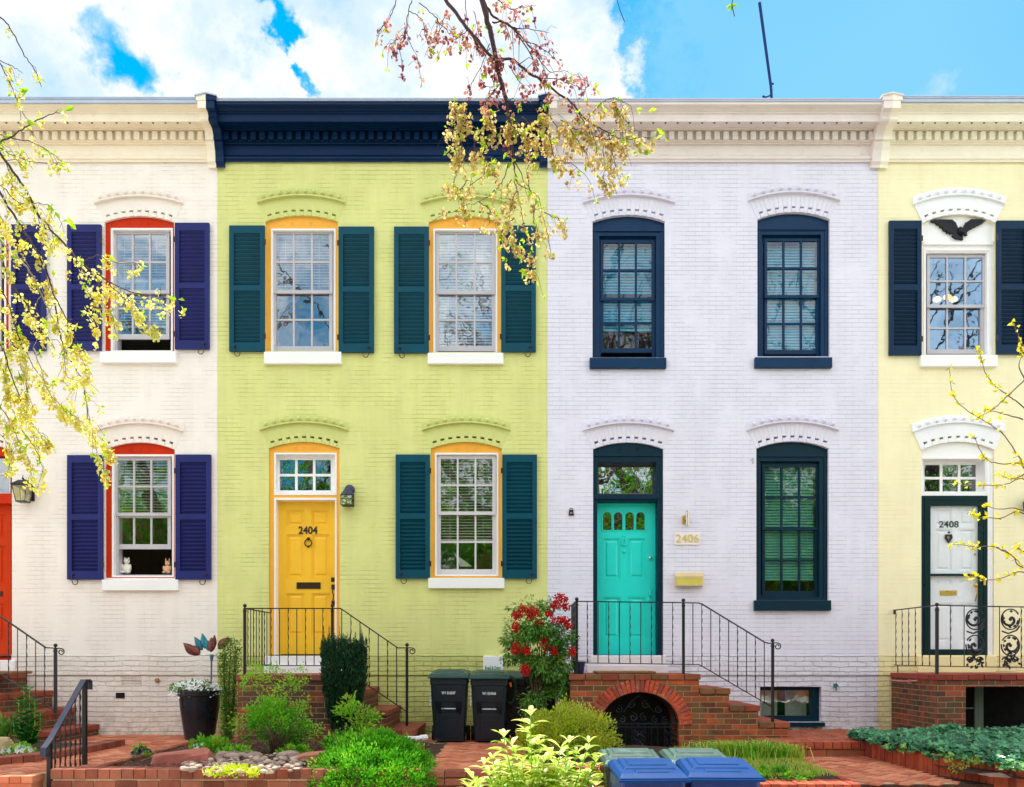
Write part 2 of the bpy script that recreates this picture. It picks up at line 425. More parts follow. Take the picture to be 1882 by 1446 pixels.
def sash(parent, sx0, sx1, sy0, sy1, y, cols, rows, m, gm, st=6.0, mt=3.0, th=.03, bot=None, name='sash'):
    bot = bot or st
    q = MB(); hx0, hx1, hy0, hy1 = sx0+st, sx1-st, sy0+st, sy1-bot
    holes = []
    cw, rh = (hx1-hx0-mt*(cols-1))/cols, (hy1-hy0-mt*(rows-1))/rows
    for i in range(cols):
        for j in range(rows):
            a, b = hx0+i*(cw+mt), hy0+j*(rh+mt); holes.append(rect(a, a+cw, b, b+rh))
    q.pshape(rect(sx0, sx1, sy0, sy1), holes, y, y+th)
    s = q.build(name, m, parent, bevel=.002, seg=1)
    g = MB(); g.add([P(hx0-1, hy1+1, y+th*.6), P(hx1+1, hy1+1, y+th*.6), P(hx1+1, hy0-1, y+th*.6), P(hx0-1, hy0-1, y+th*.6)], [(0, 1, 2, 3)])
    g.build('glass_pane', gm, parent)
    return s
def blinds(parent, x0, x1, y0, y1, y=.24, step=.042, m=None, tilt=.55, every=1, w=.048):
    q = MB(); X0, X1 = PX(x0, y), PX(x1, y); z0, z1 = PZ(y1, y), PZ(y0, y)
    z = z1; q.box(X0, X1, y-.02, y+.02, z1, z1+.03)
    while z > z0:
        a = Vector((0, math.cos(tilt)*w/2, math.sin(tilt)*w/2)); c = Vector(((X0+X1)/2, y, z+rnd.uniform(-.002, .002)))
        q.obox(c, Vector(((X1-X0)/2, 0, rnd.uniform(-.001, .001))), a, Vector((0, 0, .0012)))
        z -= step
    q.box(X0, X1, y-.015, y+.015, z0-.02, z0)
    for k in (.2, .8): q.box(X0+(X1-X0)*k-.002, X0+(X1-X0)*k+.002, y-.028, y-.027, z0, z1)
    return q.build('blind', m or blind_m, parent)
def window(H, key, hole, inner, sashr, mid, frame_m, sash_m, gm, sill=None, sill_m=None, rec=.035, fd=.10, cols=3, rows=2, trim=None,
           blind=None, blind_tilt=.55, scroll=True, name='window', label=None, tymp=None, open_by=0, st=6, mt=3.2, steps=None, sy=.075, blind_m_=None):
    x0, x1, sp, cr, bo = hole
    q = MB(); e = .15
    q.pshape(arch_poly(x0+e, x1-e, sp+e, cr+e, bo), [rect(inner[0], inner[1], inner[2], inner[3])], rec, rec+fd, ref=0)
    if scroll: scrolls(q, (x0+x1)/2, (cr+inner[2])/2+2, .9)
    if tymp:   # proud line below the arched head
        q.box(PX(x0+1), PX(x1-1), rec-.02, rec, PZ(tymp+2), PZ(tymp-2))
    # stepped architrave
    for dd, yy in (steps or []):
        q.pshape(rect(x0+dd, x1-dd, inner[2]-14+dd, bo), [rect(x0+dd+4, x1-dd-4, inner[2]-10+dd, bo-.5)], rec-yy, rec, ref=0)
    W = q.build('window' if name == 'window' else name, frame_m, H, bevel=.004, label=label)
    if trim:
        q = MB(); a = inner
        q.pshape(rect(a[0]-3, a[1]+3, a[2]-3, a[3]+1), [rect(a[0]+.2, a[1]-.2, a[2]+.2, a[3]-1.5)], rec-.006, rec+fd-.01, ref=0)
        q.build('frame_bead', trim, W)
    s0, s1, t0, t1 = sashr
    ys = rec+.045
    # back frame behind the sashes closes the gap
    q = MB(); q.pshape(rect(inner[0]-2, inner[1]+2, inner[2]-2, inner[3]+2), [rect(s0+2, s1-2, t0+2, t1-2)], ys+.02, .235, ref=0)
    q.build('jamb', sash_m, W)
    sash(W, s0, s1, t0, mid+3, ys, cols, rows, sash_m, gm, st=st, mt=mt)
    sash(W, s0, s1, mid-3-open_by, t1-open_by, ys+.034, cols, rows, sash_m, gm, st=st, mt=mt, bot=st+3)
    if sill:
        q = MB(); q.pbox(sill[0], sill[1], sill[2], sill[3], -.065, .12)
        q.build('sill', sill_m or white_p, W, bevel=.006)
    if blind: blinds(W, s0+3, s1-3, t0+4, blind, y=ys+.10, tilt=blind_tilt, m=blind_m_)
    return W
def shutter(H, x0, x1, y0, y1, m, split=.475, dog=None, mirror=False, label=None):
    q = MB(); w = x1-x0; st = w*.10; h = y1-y0; a0, a1 = y0+h*.062, y0+h*split; b0, b1 = a1+h*.045, y1-h*.068
    yf, yb = -.055, -.015
    holes = [rect(x0+st+2, x1-st-2, a0, a1), rect(x0+st+2, x1-st-2, b0, b1)]
    q.pshape(rect(x0, x1, y0, y1), holes, yf, yb)
    for t0, t1 in ((a0, a1), (b0, b1)):
        n = max(4, int(round((t1-t0)/7.1)))
        for i in range(n):
            zz = t0+(i+.5)*(t1-t0)/n
            c = P((x0+x1)/2, zz, (yf+yb)/2+.004); hw = (w/2-st-1.5)*(D+yf)/F
            q.obox(c, Vector((hw, 0, 0)), Vector((0, -.014, .0165)), Vector((0, .0022, .0018)))
    q.box(PX(x0+4, yf), PX(x1-4, yf), yb-.004, yb+.004, PZ(y1-4, yf), PZ(y0+4, yf))
    s = q.build('shutter', m, H, bevel=.002, seg=1, label=label)
    hx = x1 if not mirror else x0
    q = MB()
    for t in (.13, .88): q = MB(); q.pbox(hx-2.5, hx+2.5, y0+h*t-5, y0+h*t+5, yf-.006, yf); q.build('hinge', iron_m, s)
    if dog:
        dx = x0+10 if not mirror else x1-10; sg = -1 if not mirror else 1
        pts = []
        for i in range(22):
            t = i/21
            if t < .5: pts.append((dx+sg*(1-t*2)*-1+sg*3*math.sin(t*2*math.pi)*.6, y1-9+t*26))
            else:
                a = (t-.5)*2*math.pi*1.35; pts.append((dx-sg*5+sg*5*math.cos(a)*1.0, y1+4+5.5*math.sin(a)))
        k = MB(); k.tube([P(a, b, -.072) for a, b in pts], .006, 6)
        c = P(dx, y1-9, -.068); k.ball(c, .02, 8, 6)
        c = P(dx, y1-9, -.04); k.tube([c, c+Vector((0, .05, 0))], .008, 6)
        k.build('shutter_dog', iron_m, s)
    return s
def panel_door(parent, x0, x1, y0, y1, y, m, panels, label=None, name='door', holes=[]):
    q = MB(); q.pshape(rect(x0, x1, y0, y1), [rect(*p) for p in panels]+holes, y, y+.02)
    q.pshape(rect(x0, x1, y0, y1), holes, y+.0201, y+.045, ref=y)
    for a, b, c, d in panels:
        q.pshape(rect(a+.2, b-.2, c+.2, d-.2), [rect(a+2, b-2, c+2, d-2)], y+.006, y+.02, ref=y)
        g = 5; Z = [P(a+g, d-g, y+.0195), P(b-g, d-g, y+.0195), P(b-g, c+g, y+.0195), P(a+g, c+g, y+.0195)]
        g = 8; Y = [P(a+g, d-g, y+.007), P(b-g, d-g, y+.007), P(b-g, c+g, y+.007), P(a+g, c+g, y+.007)]
        q.add(Z+Y, [(0, 1, 5, 4), (1, 2, 6, 5), (2, 3, 7, 6), (3, 0, 4, 7), (4, 5, 6, 7)])
    return q.build(name, m, parent, bevel=.0015, seg=1, label=label)

# ---------------------------------------------------------------- cornice
CPROF = [(0, 297.5), (-.03, 297.5), (-.035, 294), (-.055, 291), (-.055, 288), (-.03, 285.5), (-.02, 284), (-.02, 266), (-.05, 264.5), (-.055, 261.5), (-.085, 259.5),
         (-.085, 256.8), (-.06, 255.6), (-.06, 241), (-.12, 239.5), (-.14, 237), (-.14, 235.5), (-.165, 233), (-.315, 232.0)]
def cornice(H, key, x0, x1, top, body_m, flash_m, dent=16.7, ph=0):
    """front profile swept along the house; fascia and crown rise to the flashing"""
    s = (top+10)
    prof = list(CPROF)
    # depth .32 fascia : photo rows measured at the front
    prof += [(-.32, 223), (-.32, 209.5), (-.335, 208), (-.335, 205.5), (-.35, 203.5), (-.375, 199), (-.41, 194.5), (-.43, 191.5), (-.43, top+6)]
    X0, X1 = PX(x0, 0), PX(x1, 0)
    pts = [(y, PZ(p, y)) for y, p in prof]
    pts[18] = (-.315, PZ(223.5, -.32)+.004)
    top_z = pts[-1][1]
    poly = pts+[(.0, top_z)]
    q = MB(); n = len(poly); v = [(X0, a, b) for a, b in poly]+[(X1, a, b) for a, b in poly]
    q.add(v, [(i, i+1, n+i+1, n+i) for i in range(n-1)])
    C = q.build('cornice', body_m, H)
    q = MB(); x = x0+ph
    while x < x1-6:
        a = PX(x, -.12)
        if a > X0 and a+.08 < X1:
            q.box(a, a+.078, -.125, -.058, PZ(255.5, -.125), PZ(240.6, -.125))
        x += dent
    q.build('dentil_row', body_m, C, bevel=.004)
    x = x0+14
    while x < x1-10:
        q = MB(); q.lathe(Vector((PX(x, -.29), -.29, pts[18][1]-.004)), [(.014, -.002), (.014, .002)], 10)
        x += 22.5
        if abs(PX(x-22.5)) < 8: q.build('soffit_vent', black_m, C)
    q = MB(); zt = top_z
    q.box(X0, X1, -.445, .3, zt, PZ(top, -.44)-.012); q.box(X0, X1, -.452, -.42, PZ(top, -.44)-.02, PZ(top, -.44))
    if key in ('h1', 'h4'): q.box(X0, X1, -.455, -.43, zt-.055, zt-.012)
    q.build('roof_flashing', flash_m, C, bevel=.004)
    return C
def bracket(H, xb, side, m, capm, w=13, extra=.0):
    """half of the stepped bracket that stands on the party line; side -1 is left of it"""
    pr = [(0, 308), (-.05, 308), (-.05, 304), (-.065, 300), (-.085, 296), (-.085, 288), (-.10, 276), (-.13, 266), (-.14, 262), (-.14, 258), (-.17, 256), (-.17, 250), (-.18, 246), (-.2, 241), (-.24, 234),
          (-.33, 226), (-.37, 222), (-.385, 218), (-.37, 214), (-.40, 206), (-.45, 200), (-.47, 198), (-.47, 184)]
    pts = [(y, PZ(p, y)) for y, p in pr]; n = len(pts)+1; poly = pts+[(0, pts[-1][1])]
    X = PX(xb, 0); a, b = (X-w/125-.015, X-.001) if side < 0 else (X+.001, X+w/125+.015)
    q = MB(); v = [(a, p, z) for p, z in poly]+[(b, p, z) for p, z in poly]
    q.add(v, [(i, i+1, n+i+1, n+i) for i in range(n-1)]+[tuple(range(n))[::-1], tuple(range(n, 2*n))])
    # gable cap
    zc = poly[-1][1]; k = X; zt = PZ(172, -.48)
    g = [(a-.02, zc), (b+.0, zc), (b, zt), (a-.02, zc+.06)] if side < 0 else [(a, zc), (b+.02, zc), (b+.02, zc+.06), (a, zt)]
    q.shape(g, [], -.48, 0.2)
    r = q.build('cornice_bracket', m, H)
    q = MB(); th = .02
    h = [(a-.035, zc+.05), (b, zt), (b, zt+th), (a-.035, zc+.05+th)] if side < 0 else [(a, zt), (b+.035, zc+.05), (b+.035, zc+.05+th), (a, zt+th)]
    q.shape(h, [], -.495, .2); q.build('bracket_cap', capm, r)
    return r

def shell(H, key, x0, x1, holes, low_holes, zg, end_walls=(1, 1)):
    """front wall, foundation, side walls, floors, roof"""
    yr = 1204.5
    q = MB(); q.pshape([(x0, yr), (x1, yr), (x1, 285), (x0, 285)], holes, 0, .25); q.build('wall', WALL[key], H)
    q = MB()
    q.pshape([(x0, 1240), (x1, 1240), (x1, yr+.01), (x0, yr+.01)], [h for h in low_holes if min(p[1] for p in h) < 1240], -.014, .25, ref=0)
    bb = PZ(1240) ; lo = [(PX(x0), zg), (PX(x1), zg), (PX(x1), bb-.004), (PX(x0), bb-.004)]
    q.shape(lo, [[(PX(a), PZ(b)) for a, b in h] for h in low_holes if min(p[1] for p in h) > 1240], .004, .25)
    q.build('foundation', ROUGH[key], H)
    X0, X1 = PX(x0), PX(x1); zt = PZ(230, -.2)
    q = MB(); q.box(X0+.002, X0+.12, .25, 7, zg, zt); q.box(X1-.12, X1-.002, .25, 7, zg, zt); q.box(X0+.12, X1-.12, 6.9, 7, zg, zt)
    for z in (.85, 4.35): q.box(X0+.12, X1-.12, .25, 6.9, z, z+.2)
    q.box(X0+.12, X1-.12, 2.6, 2.7, 1.05, 4.35); q.box(X0+.12, X1-.12, 2.6, 2.7, 4.55, zt)
    q.build('room_wall', room_m, H)
    q = MB(); q.add([(X0, .0, zt+.12), (X1, .0, zt+.12), (X1, 7, zt-.15), (X0, 7, zt-.15), (X0, .0, zt+.06), (X1, .0, zt+.06), (X1, 7, zt-.22), (X0, 7, zt-.22)],
                    [(0, 1, 2, 3), (7, 6, 5, 4), (0, 4, 5, 1), (1, 5, 6, 2), (2, 6, 7, 3), (3, 7, 4, 0)])
    q.build('roof', roof_m, H)
def number_on(parent, s, px, py, y, size, m, sx=1, bold=.0):
    p = P(px, py, y); return text('house_number', s, size, m, parent, p, sx=sx, depth=.003, bold=bold)

LG = glass('upper window glass', (238, 242, 245), .34, .08)
LG2 = glass('lower window glass', (232, 234, 228), .15, .06)
BG = glass('blue tinted glass', (176, 226, 240), .08, .06)
blue_cast_blind = mat('white blind in blue cast', (170, 222, 240), .6, .05)  # white blind; the blue cast of the panes is put into its colour
green_cast_blind = mat('white blind in green cast', (190, 224, 214), .6, .05)  # white blind too, with the green cast of its panes coloured in
BG2 = glass('green tinted glass', (176, 212, 204), .07, .06)
DG = glass('transom glass', (90, 90, 70), .26, .1)

def strap_handle(parent, px, y0, y1, yd, m):
    q = MB(); yy = yd-.004
    q.pbox(px-3, px+3, y0, y0+9, yy-.012, yd); q.pbox(px-3, px+3, y1-8, y1, yy-.01, yd)
    q.tube([P(px, y0+5, yy-.01), P(px-1, y0+14, yy-.045), P(px+1, (y0+y1)/2, yy-.05), P(px, y1-10, yy-.035), P(px, y1-4, yy-.01)], .009, 7)
    q.build('door_handle', m, parent, smooth=False)

# ================================================================ house with red trim (left)
def build_houses():
    # ---------------- cream house
    H = thing('row_house', 'cream painted brick row house with red window frames and indigo shutters', 'house', (PX(98), 0, 0))
    ho = []; lo = []
    cs = [(-40, 0), (261, 0)]
    up = [(c-66, c+66-1, 408, 397, 645) for c in (-39, 257)]; dn = (193, 321, 826, 813, 1062)
    up = [(-104, 16, 410, 398, 647), (192, 320, 408, 397, 645)]
    for h in up: ho.append(arch_poly(*h))
    ho.append(arch_poly(*dn)); door = (-102, 22, 828, 815, 1213); ho.append(arch_poly(-102, 22, 828, 815, 1204))
    lo.append(rect(-102, 22, 1203, 1213))
    for h in up+[dn, door]: hood(H, (h[0]+h[1])/2, (h[1]-h[0])/2, h[2], h[3], 'h1', holes=ho)
    shell(H, 'h1', -205, 399.8, ho, lo, -.7)
    for k, (h, inn, sr, mid) in enumerate([(up[0], (-93, 6, 420, 646), (-88, 2, 424, 644), 534), (up[1], (205, 313, 420, 644), (208, 311, 424, 643), 536)]):
        window(H, 'h1', h, inn, sr, mid, red_p, storm_m, LG, sill=(h[0]-9, h[1]+3, 646, 666), trim=white_p, blind=600 if k else 640, open_by=20 if k else 0)
    window(H, 'h1', dn, (207, 315, 837, 1059), (210, 314, 840, 1057), 945, red_p, storm_m, glass('lower bright glass', (235, 240, 225), .15, .06), sill=(187, 327, 1065, 1085), trim=white_p,
           blind=944, open_by=48, label='red framed lower window raised open over two figurines')
    for a in ((20, 83, 412, 643, 1), (321, 384, 409, 641, 1), (322, 387, 835, 1065, 1)): shutter(H, *a[:4], indigo_p, dog=True, mirror=True)
    for a in ((123, 185, 412, 643), (123, 188, 836, 1065)): shutter(H, *a, indigo_p, dog=True)
    # door of the cream house, mostly outside the frame
    q = MB(); q.pshape(arch_poly(-101.8, 21.8, 828.2, 815.2, 1213), [rect(-90, 19.5, 836, 906), rect(-90, 19.5, 924, 1209)], .03, .14, ref=0)
    Dm = q.build('door_frame', red_p, H, bevel=.004)
    sash(Dm, -92, 19.4, 834, 908, .11, 3, 2, off_white, DG, st=3, mt=3, name='transom')
    d = panel_door(H, -92, 20.4, 922, 1209, .16, orange_p, [(-78, -42, 945, 990), (-30, 10, 945, 990), (-78, -42, 1002, 1075), (-30, 10, 1002, 1075), (-78, -42, 1108, 1180), (-30, 10, 1108, 1180)])
    q = MB(); q.pbox(-60, 4, 1086, 1096, .15, .159); q.build('mail_slot', dark_metal, d)
    q = MB(); q.pbox(-104, 26, 1213.2, 1236, -.05, .2); q.build('door_sill', white_p, H, bevel=.008)
    q = MB(); q.shape(rect(PX(213), PX(229), PZ(1283), PZ(1273)), [], -.006, .02); q.build('crawl_vent', black_m, H)
    q = MB()
    for i in range(12):
        for j in range(5):
            c = P(223+i*3.2+(j % 2)*1.6, 1244+j*3.0, .001); q.lathe(c, [(.0055, 0), (.0055, .004)], 6, 'y')
    q.build('perforated_vent', mat('vent holes', (150, 120, 100), .8), H)
    q = MB(); q.lathe(P(289, 1250, .0), [(.034, -.01), (.034, .02), (.02, .035)], 14, 'y'); q.build('pipe_cap', mat('rusty cap', (168, 130, 96), .7), H)
    cornice(H, 'h1', -205, 399, 178, TRIM['h1'], metal_roof)
    bracket(H, 399.5, -1, TRIM['h1'], metal_roof)

    # ---------------- lime house
    H = thing('row_house', 'lime green painted brick row house with yellow door, amber window frames and teal shutters', 'house', (PX(703), 0, 0))
    ho, lo = [], []
    ul, ur, dn, door = (488, 621, 407, 396, 645), (788, 920, 408, 397, 647), (792, 922, 824, 812, 1062), (494, 624, 824, 812, 1205)
    for h in (ul, ur, dn): ho.append(arch_poly(*h))
    ho.append(arch_poly(494, 624, 824, 812, 1204)); lo.append(rect(494, 624, 1203, 1206))
    for h in (ul, ur, dn, door): hood(H, (h[0]+h[1])/2, (h[1]-h[0])/2, h[2], h[3], 'h2', holes=ho)
    shell(H, 'h2', 400.2, 1005.6, ho, lo, -.7)
    window(H, 'h2', ul, (500, 613, 421, 646), (502, 611, 424, 645), 536, amber_p, storm_m, LG, sill=(485, 627, 646, 668), trim=white_p, blind=534, label='upper amber window with blind drawn halfway')
    window(H, 'h2', ur, (799, 911, 421, 647), (801, 910, 424, 645), 537, amber_p, storm_m, LG, sill=(786, 925, 648, 668), trim=white_p, blind=640, blind_tilt=.9)
    window(H, 'h2', dn, (802, 913, 834, 1057), (804, 911, 837, 1055), 943, amber_p, off_white, LG2, sill=(787, 927, 1062, 1081), trim=white_p, blind=992, blind_tilt=.35)
    for a in ((421, 486, 414, 645), (724, 788, 416, 648), (727, 790, 835, 1063)): shutter(H, *a, teal_p, dog=True)
    for a in ((622, 687, 416, 647), (921, 985, 414, 646), (923, 987, 835, 1063)): shutter(H, *a, teal_p, dog=True, mirror=True)
    q = MB(); q.pshape(arch_poly(494.2, 623.8, 824.2, 812.2, 1205), [rect(505, 616, 833, 907), rect(505, 616, 916, 1204.9)], .03, .10, ref=0)
    scrolls(q, 559, 825, .9)
    Dm = q.build('door_frame', amber_p, H, bevel=.004)
    q = MB()
    q.pshape(rect(503, 618, 831, 909), [rect(506, 615, 834, 906)], .024, .2, ref=0)
    q.pshape(rect(503, 618, 914, 1205), [rect(506, 615, 918, 1204.9)], .024, .2, ref=0)
    q.build('reveal', white_p, Dm, bevel=.003)
    sash(Dm, 505, 617, 836, 910, .15, 3, 2, white_p, DG, st=9, mt=4.5, name='transom')
    pan = [(527, 560, 937, 967), (573, 606, 937, 967), (527, 560, 982, 1062), (573, 606, 982, 1062), (527, 560, 1090, 1168), (573, 606, 1090, 1168)]
    d = panel_door(H, 508, 617, 919, 1203, .17, amber_d, pan)
    number_on(d, '2404', 566, 975, .165, .155, mat('dark brown', (50, 26, 12), .5), sx=.92, bold=.004)
    q = MB(); c = P(567, 990, .165); q.ball(c, .026, 10, 7)
    ring = [c+Vector((math.sin(a)*.052, -.018, -.062-math.cos(a)*.052)) for a in [i/20*2*math.pi for i in range(21)]]
    q.tube(ring, .009, 7, cap=False); q.ball(c+Vector((0, -.005, -.115)), .016, 8, 6); q.build('knocker', dark_metal, d, smooth=True)
    q = MB(); q.pshape(rect(545, 589, 1070, 1082), [rect(548, 586, 1072.5, 1079.5)], .158, .17); q.pbox(548, 586, 1072, 1080, .165, .17); q.build('mail_slot', dark_metal, d)
    strap_handle(d, 612, 1074, 1112, .17, dark_metal)
    q = MB(); q.pbox(608.5, 614.5, 1061, 1069, .158, .17); q.build('deadbolt', dark_metal, d)
    q = MB(); q.pbox(516, 616, 1202, 1205, .04, .2); q.build('threshold', dark_metal, Dm)
    q = MB(); q.pbox(487, 596+30, 1205.2, 1222, -.04, .2); q.pbox(485, 596+32, 1222.1, 1240, -.07, .2); q.build('door_sill', white_p, H, bevel=.008)
    cornice(H, 'h2', 401, 1005, 180, TRIM['h2'], metal_roof, ph=9)
    bracket(H, 399.5, 1, TRIM['h2'], metal_roof); bracket(H, 1006, -1, TRIM['h2'], metal_roof)

    # ---------------- lavender house
    H = thing('row_house', 'lavender white painted brick row house with turquoise door and navy window frames', 'house', (PX(1310), 0, 0))
    ho, lo = [], []
    ul, ur, dn, door = (1089, 1222, 407, 395, 657), (1392, 1525, 403, 390, 655), (1390, 1523, 824, 811, 1103), (1090, 1219, 825, 813, 1204)
    for h in (ul, ur, dn, door): ho.append(arch_poly(*h))
    cell = rect(1397, 1510, 1262, 1327); lo.append(cell)
    for h in (ul, ur, dn, door): hood(H, (h[0]+h[1])/2, (h[1]-h[0])/2, h[2], h[3], 'h3', w_out=82, holes=ho)
    shell(H, 'h3', 1006, 1613.6, ho, lo, -.7)
    st = [(7, .012), (3, .006)]
    kw = dict(steps=[(3, .012)], scroll=False, blind_m_=blue_cast_blind, st=5, mt=3.6, rec=.05, fd=.12)
    window(H, 'h3', ul, (1102, 1207, 430, 655), (1104, 1203, 441, 653), 549, navy_p, navy_p, BG, sill=(1084, 1225, 657, 676), sill_m=navy_p, tymp=421, blind=606, blind_tilt=1.0,
           label='upper navy window with its blind stopping short of the sill', open_by=5, **kw)
    window(H, 'h3', ur, (1402, 1511, 428, 653), (1405, 1508, 438, 651), 544, navy_p, navy_p, BG, sill=(1388, 1530, 656, 675), sill_m=navy_p, tymp=418, blind=645, blind_tilt=1.0, **kw)
    W = window(H, 'h3', dn, (1399, 1508, 846, 1097), (1401, 1505, 853, 1094), 971, pine_p, pine_p, BG2, sill=(1387, 1528, 1103, 1122), sill_m=pine_p, tymp=836, blind=1064, blind_tilt=.9,
           label='tall slate green framed window beside the front door', **{**kw, 'blind_m_': green_cast_blind})
    q = MB(); q.pshape(arch_poly(1090.2, 1218.8, 825.2, 813.2, 1204), [rect(1099, 1207, 848, 907), rect(1098, 1209, 920, 1203.8)], .03, .09, ref=0)
    scrolls(q, 1155, 826, .9); q.box(PX(1091), PX(1218), .012, .03, PZ(838), PZ(834))
    Dm = q.build('door_frame', pine_p, H, bevel=.004)
    q = MB(); q.pshape(rect(1096, 1210, 845, 910), [rect(1099.2, 1206.8, 848.2, 906.8)], .088, .24, ref=0); q.pshape(rect(1095, 1213, 917, 1204), [rect(1098, 1209, 920.2, 1203.8)], .088, .27, ref=0)
    q.pbox(1092, 1212, 909, 917, .005, .03); q.build('reveal', pine_p, Dm, bevel=.003)
    sash(Dm, 1096, 1207, 846, 910, .19, 1, 1, mat('bronze bead', (110, 100, 90), .4), glass('clear transom glass', (60, 60, 50), .34, .12), st=3.5, name='transom')
    g = [arch_poly(c-8, c+8, 948, 941, 974, 10) for c in (1116, 1136, 1157, 1177)]
    pan = [(1108, 1140, 989, 1064), (1154, 1186, 989, 1064), (1108, 1140, 1097, 1173), (1154, 1186, 1097, 1173)]
    d = panel_door(H, 1094, 1206, 924, 1203, .215, turq_p, pan, holes=g)
    q = MB()
    for h in g:
        q.pshape([(a+(a-sum(p[0] for p in h)/len(h))*.28, b+(b-960)*.10) for a, b in h], [h], .205, .216, ref=.215)
    q.build('light_frame', turq_p, d)
    q = MB(); q.add([P(1104, 978, .235), P(1190, 978, .235), P(1190, 937, .235), P(1104, 937, .235)], [(0, 1, 2, 3)]); q.build('glass_pane', DG, d)
    q = MB(); c = P(1147, 985, .21)
    q.tube([c, c+Vector((-.012, -.01, -.04)), c+Vector((-.04, -.02, -.12)), c+Vector((-.03, -.02, -.14)), c+Vector((.03, -.02, -.14)), c+Vector((.04, -.02, -.12)), c+Vector((.012, -.01, -.04)), c], .009, 7)
    q.ball(c, .02, 8, 6); q.build('knocker', turq_p, d, smooth=True)
    q = MB(); q.lathe(P(1147, 1013, .205), [(.026, -.01), (.026, .006), (.014, .012)], 14, 'y'); q.ball(P(1147, 1021, .21), .006, 6, 5); q.build('peephole', turq_p, d)
    q = MB(); q.ball(P(1195, 1025, .19), .026, 12, 8); q.build('doorknob', mat('chrome', (210, 220, 220), .2, metal=.9), d, smooth=True)
    strap_handle(d, 1195, 1080, 1104, .215, turq_p)
    q = MB(); q.pbox(1086, 1224, 1205.2, 1222, -.05, .27); q.pbox(1080, 1228, 1222.1, 1238, -.08, .2); q.build('door_sill', mat('pale lavender paint', (236, 228, 232), .5), H, bevel=.008)
    # cellar window
    q = MB(); q.pshape([(1397.2, 1326.8), (1509.8, 1326.8), (1509.8, 1262.2), (1397.2, 1262.2)], [rect(1400, 1494, 1269, 1316)], .10, .16, ref=0)
    Wc = q.build('cellar_window', pine_p, H, bevel=.003, label='low cellar window with navy frame beside the steps')
    q = MB(); q.add([P(1399, 1318, .14), P(1496, 1318, .14), P(1496, 1268, .14), P(1399, 1268, .14)], [(0, 1, 2, 3)]); q.build('glass_pane', glass('cellar glass', (225, 230, 225), .3, .06), Wc)
    q = MB(); q.box(PX(1392), PX(1514), -.06, .12, PZ(1335, -.05), PZ(1327.4, 0)); q.build('sill', pine_p, Wc, bevel=.004)
    q = MB(); q.box(PX(1402), PX(1440), .3, .31, PZ(1330), PZ(1262), .5); q.box(PX(1455), PX(1495), .3, .31, PZ(1330), PZ(1262)); q.build('curtain', blind_m, Wc)
    q = MB(); c = P(1533, 1262, 0)
    q.tube([c+Vector((0, .02, 0)), c+Vector((0, -.07, -.01)), c+Vector((0, -.09, -.05))], .013, 8); q.lathe(c+Vector((0, -.06, .02)), [(.034, -.005), (.034, .005)], 8, 'y')
    for a in range(5): q.ball(c+Vector((math.cos(a*1.26)*.034, -.06, math.sin(a*1.26)*.034+.02)), .010, 6, 5)
    q.build('spigot', mat('weathered green metal', (60, 110, 120), .5, .3), H)
    q = MB(); q.tube([P(1380, 846, -.01), P(1384, 842, -.03), P(1384, 852, -.02)], .005, 5); q.build('wall_hook', iron_m, H)
    cornice(H, 'h3', 1006.5, 1613, 181, TRIM['h3'], mat('pale roof edge', (190, 192, 214), .4), ph=6)
    bracket(H, 1006, 1, TRIM['h3'], TRIM['h3']); bracket(H, 1614, -1, TRIM['h3'], TRIM['h3'])

    # ---------------- butter yellow house
    H = thing('row_house', 'butter yellow painted brick row house with a black eagle above its upper window', 'house', (PX(1917), 0, 0))
    ho, lo = [], []
    up, up2, door, dn2 = (1695, 1828, 410, 395, 652), (1995, 2128, 410, 395, 652), (1693, 1827, 827, 812, 1204), (1995, 2128, 827, 812, 1062)
    for h in (up, up2, door, dn2): ho.append(arch_poly(*h))
    for h in (up, up2, door, dn2): hood(H, (h[0]+h[1])/2, (h[1]-h[0])/2, h[2], h[3], 'h4', w_out=82, holes=ho, solid=True)
    shell(H, 'h4', 1614, 2220, ho, lo, -.9)
    for h, nm in ((up, 'upper white window with a black eagle over it'), (up2, None)):
        q0 = h[0]
        W = window(H, 'h4', h, (q0+8, q0+121, 462, 650), (q0+9, q0+116, 468, 650), 562, white_p, storm_m, glass('sky reflection pane', (190, 210, 235), .32, .05, gcol=(.45, .70, 1, 1)), sill=(q0-2, q0+139, 652, 673), scroll=False, label=nm, st=5, mt=3)  # blue sky reflection is put into the pane's tint and gloss colour
        q = MB(); q.box(PX(q0+1), PX(q0+132), .0, .035, PZ(449), PZ(444)); q.pshape(rect(q0+4, q0+129, 455, 652), [rect(q0+8, q0+125, 459, 651.5)], .018, .035, ref=0); q.build('frame_bead', white_p, W)
    window(H, 'h4', dn2, (2005, 2118, 834, 1057), (2007, 2116, 837, 1055), 943, white_p, storm_m, LG2, sill=(1990, 2133, 1062, 1081), scroll=False)
    for a in ((1635, 1694, 405, 652), (1935, 1993, 405, 650)): shutter(H, *a, slate_p)
    for a in ((1833, 1892, 405, 650), (2130, 2190, 405, 650)): shutter(H, *a, slate_p, mirror=True)
    ex = [(490, 325), (520, 318), (560, 316), (640, 318), (665, 340), (680, 375), (700, 390), (715, 375), (735, 340), (770, 315), (810, 315), (876, 325), (858, 334), (852, 345), (838, 346), (830, 356), (815, 357), (808, 368), (790, 370), (780, 382), (765, 384), (758, 395), (745, 400),
          (740, 430), (722, 415), (712, 430), (716, 458), (690, 452), (668, 450), (640, 430), (655, 408), (630, 420), (624, 408), (604, 412), (600, 396), (580, 392), (576, 374), (558, 370), (552, 354), (534, 350), (526, 336), (508, 336)]
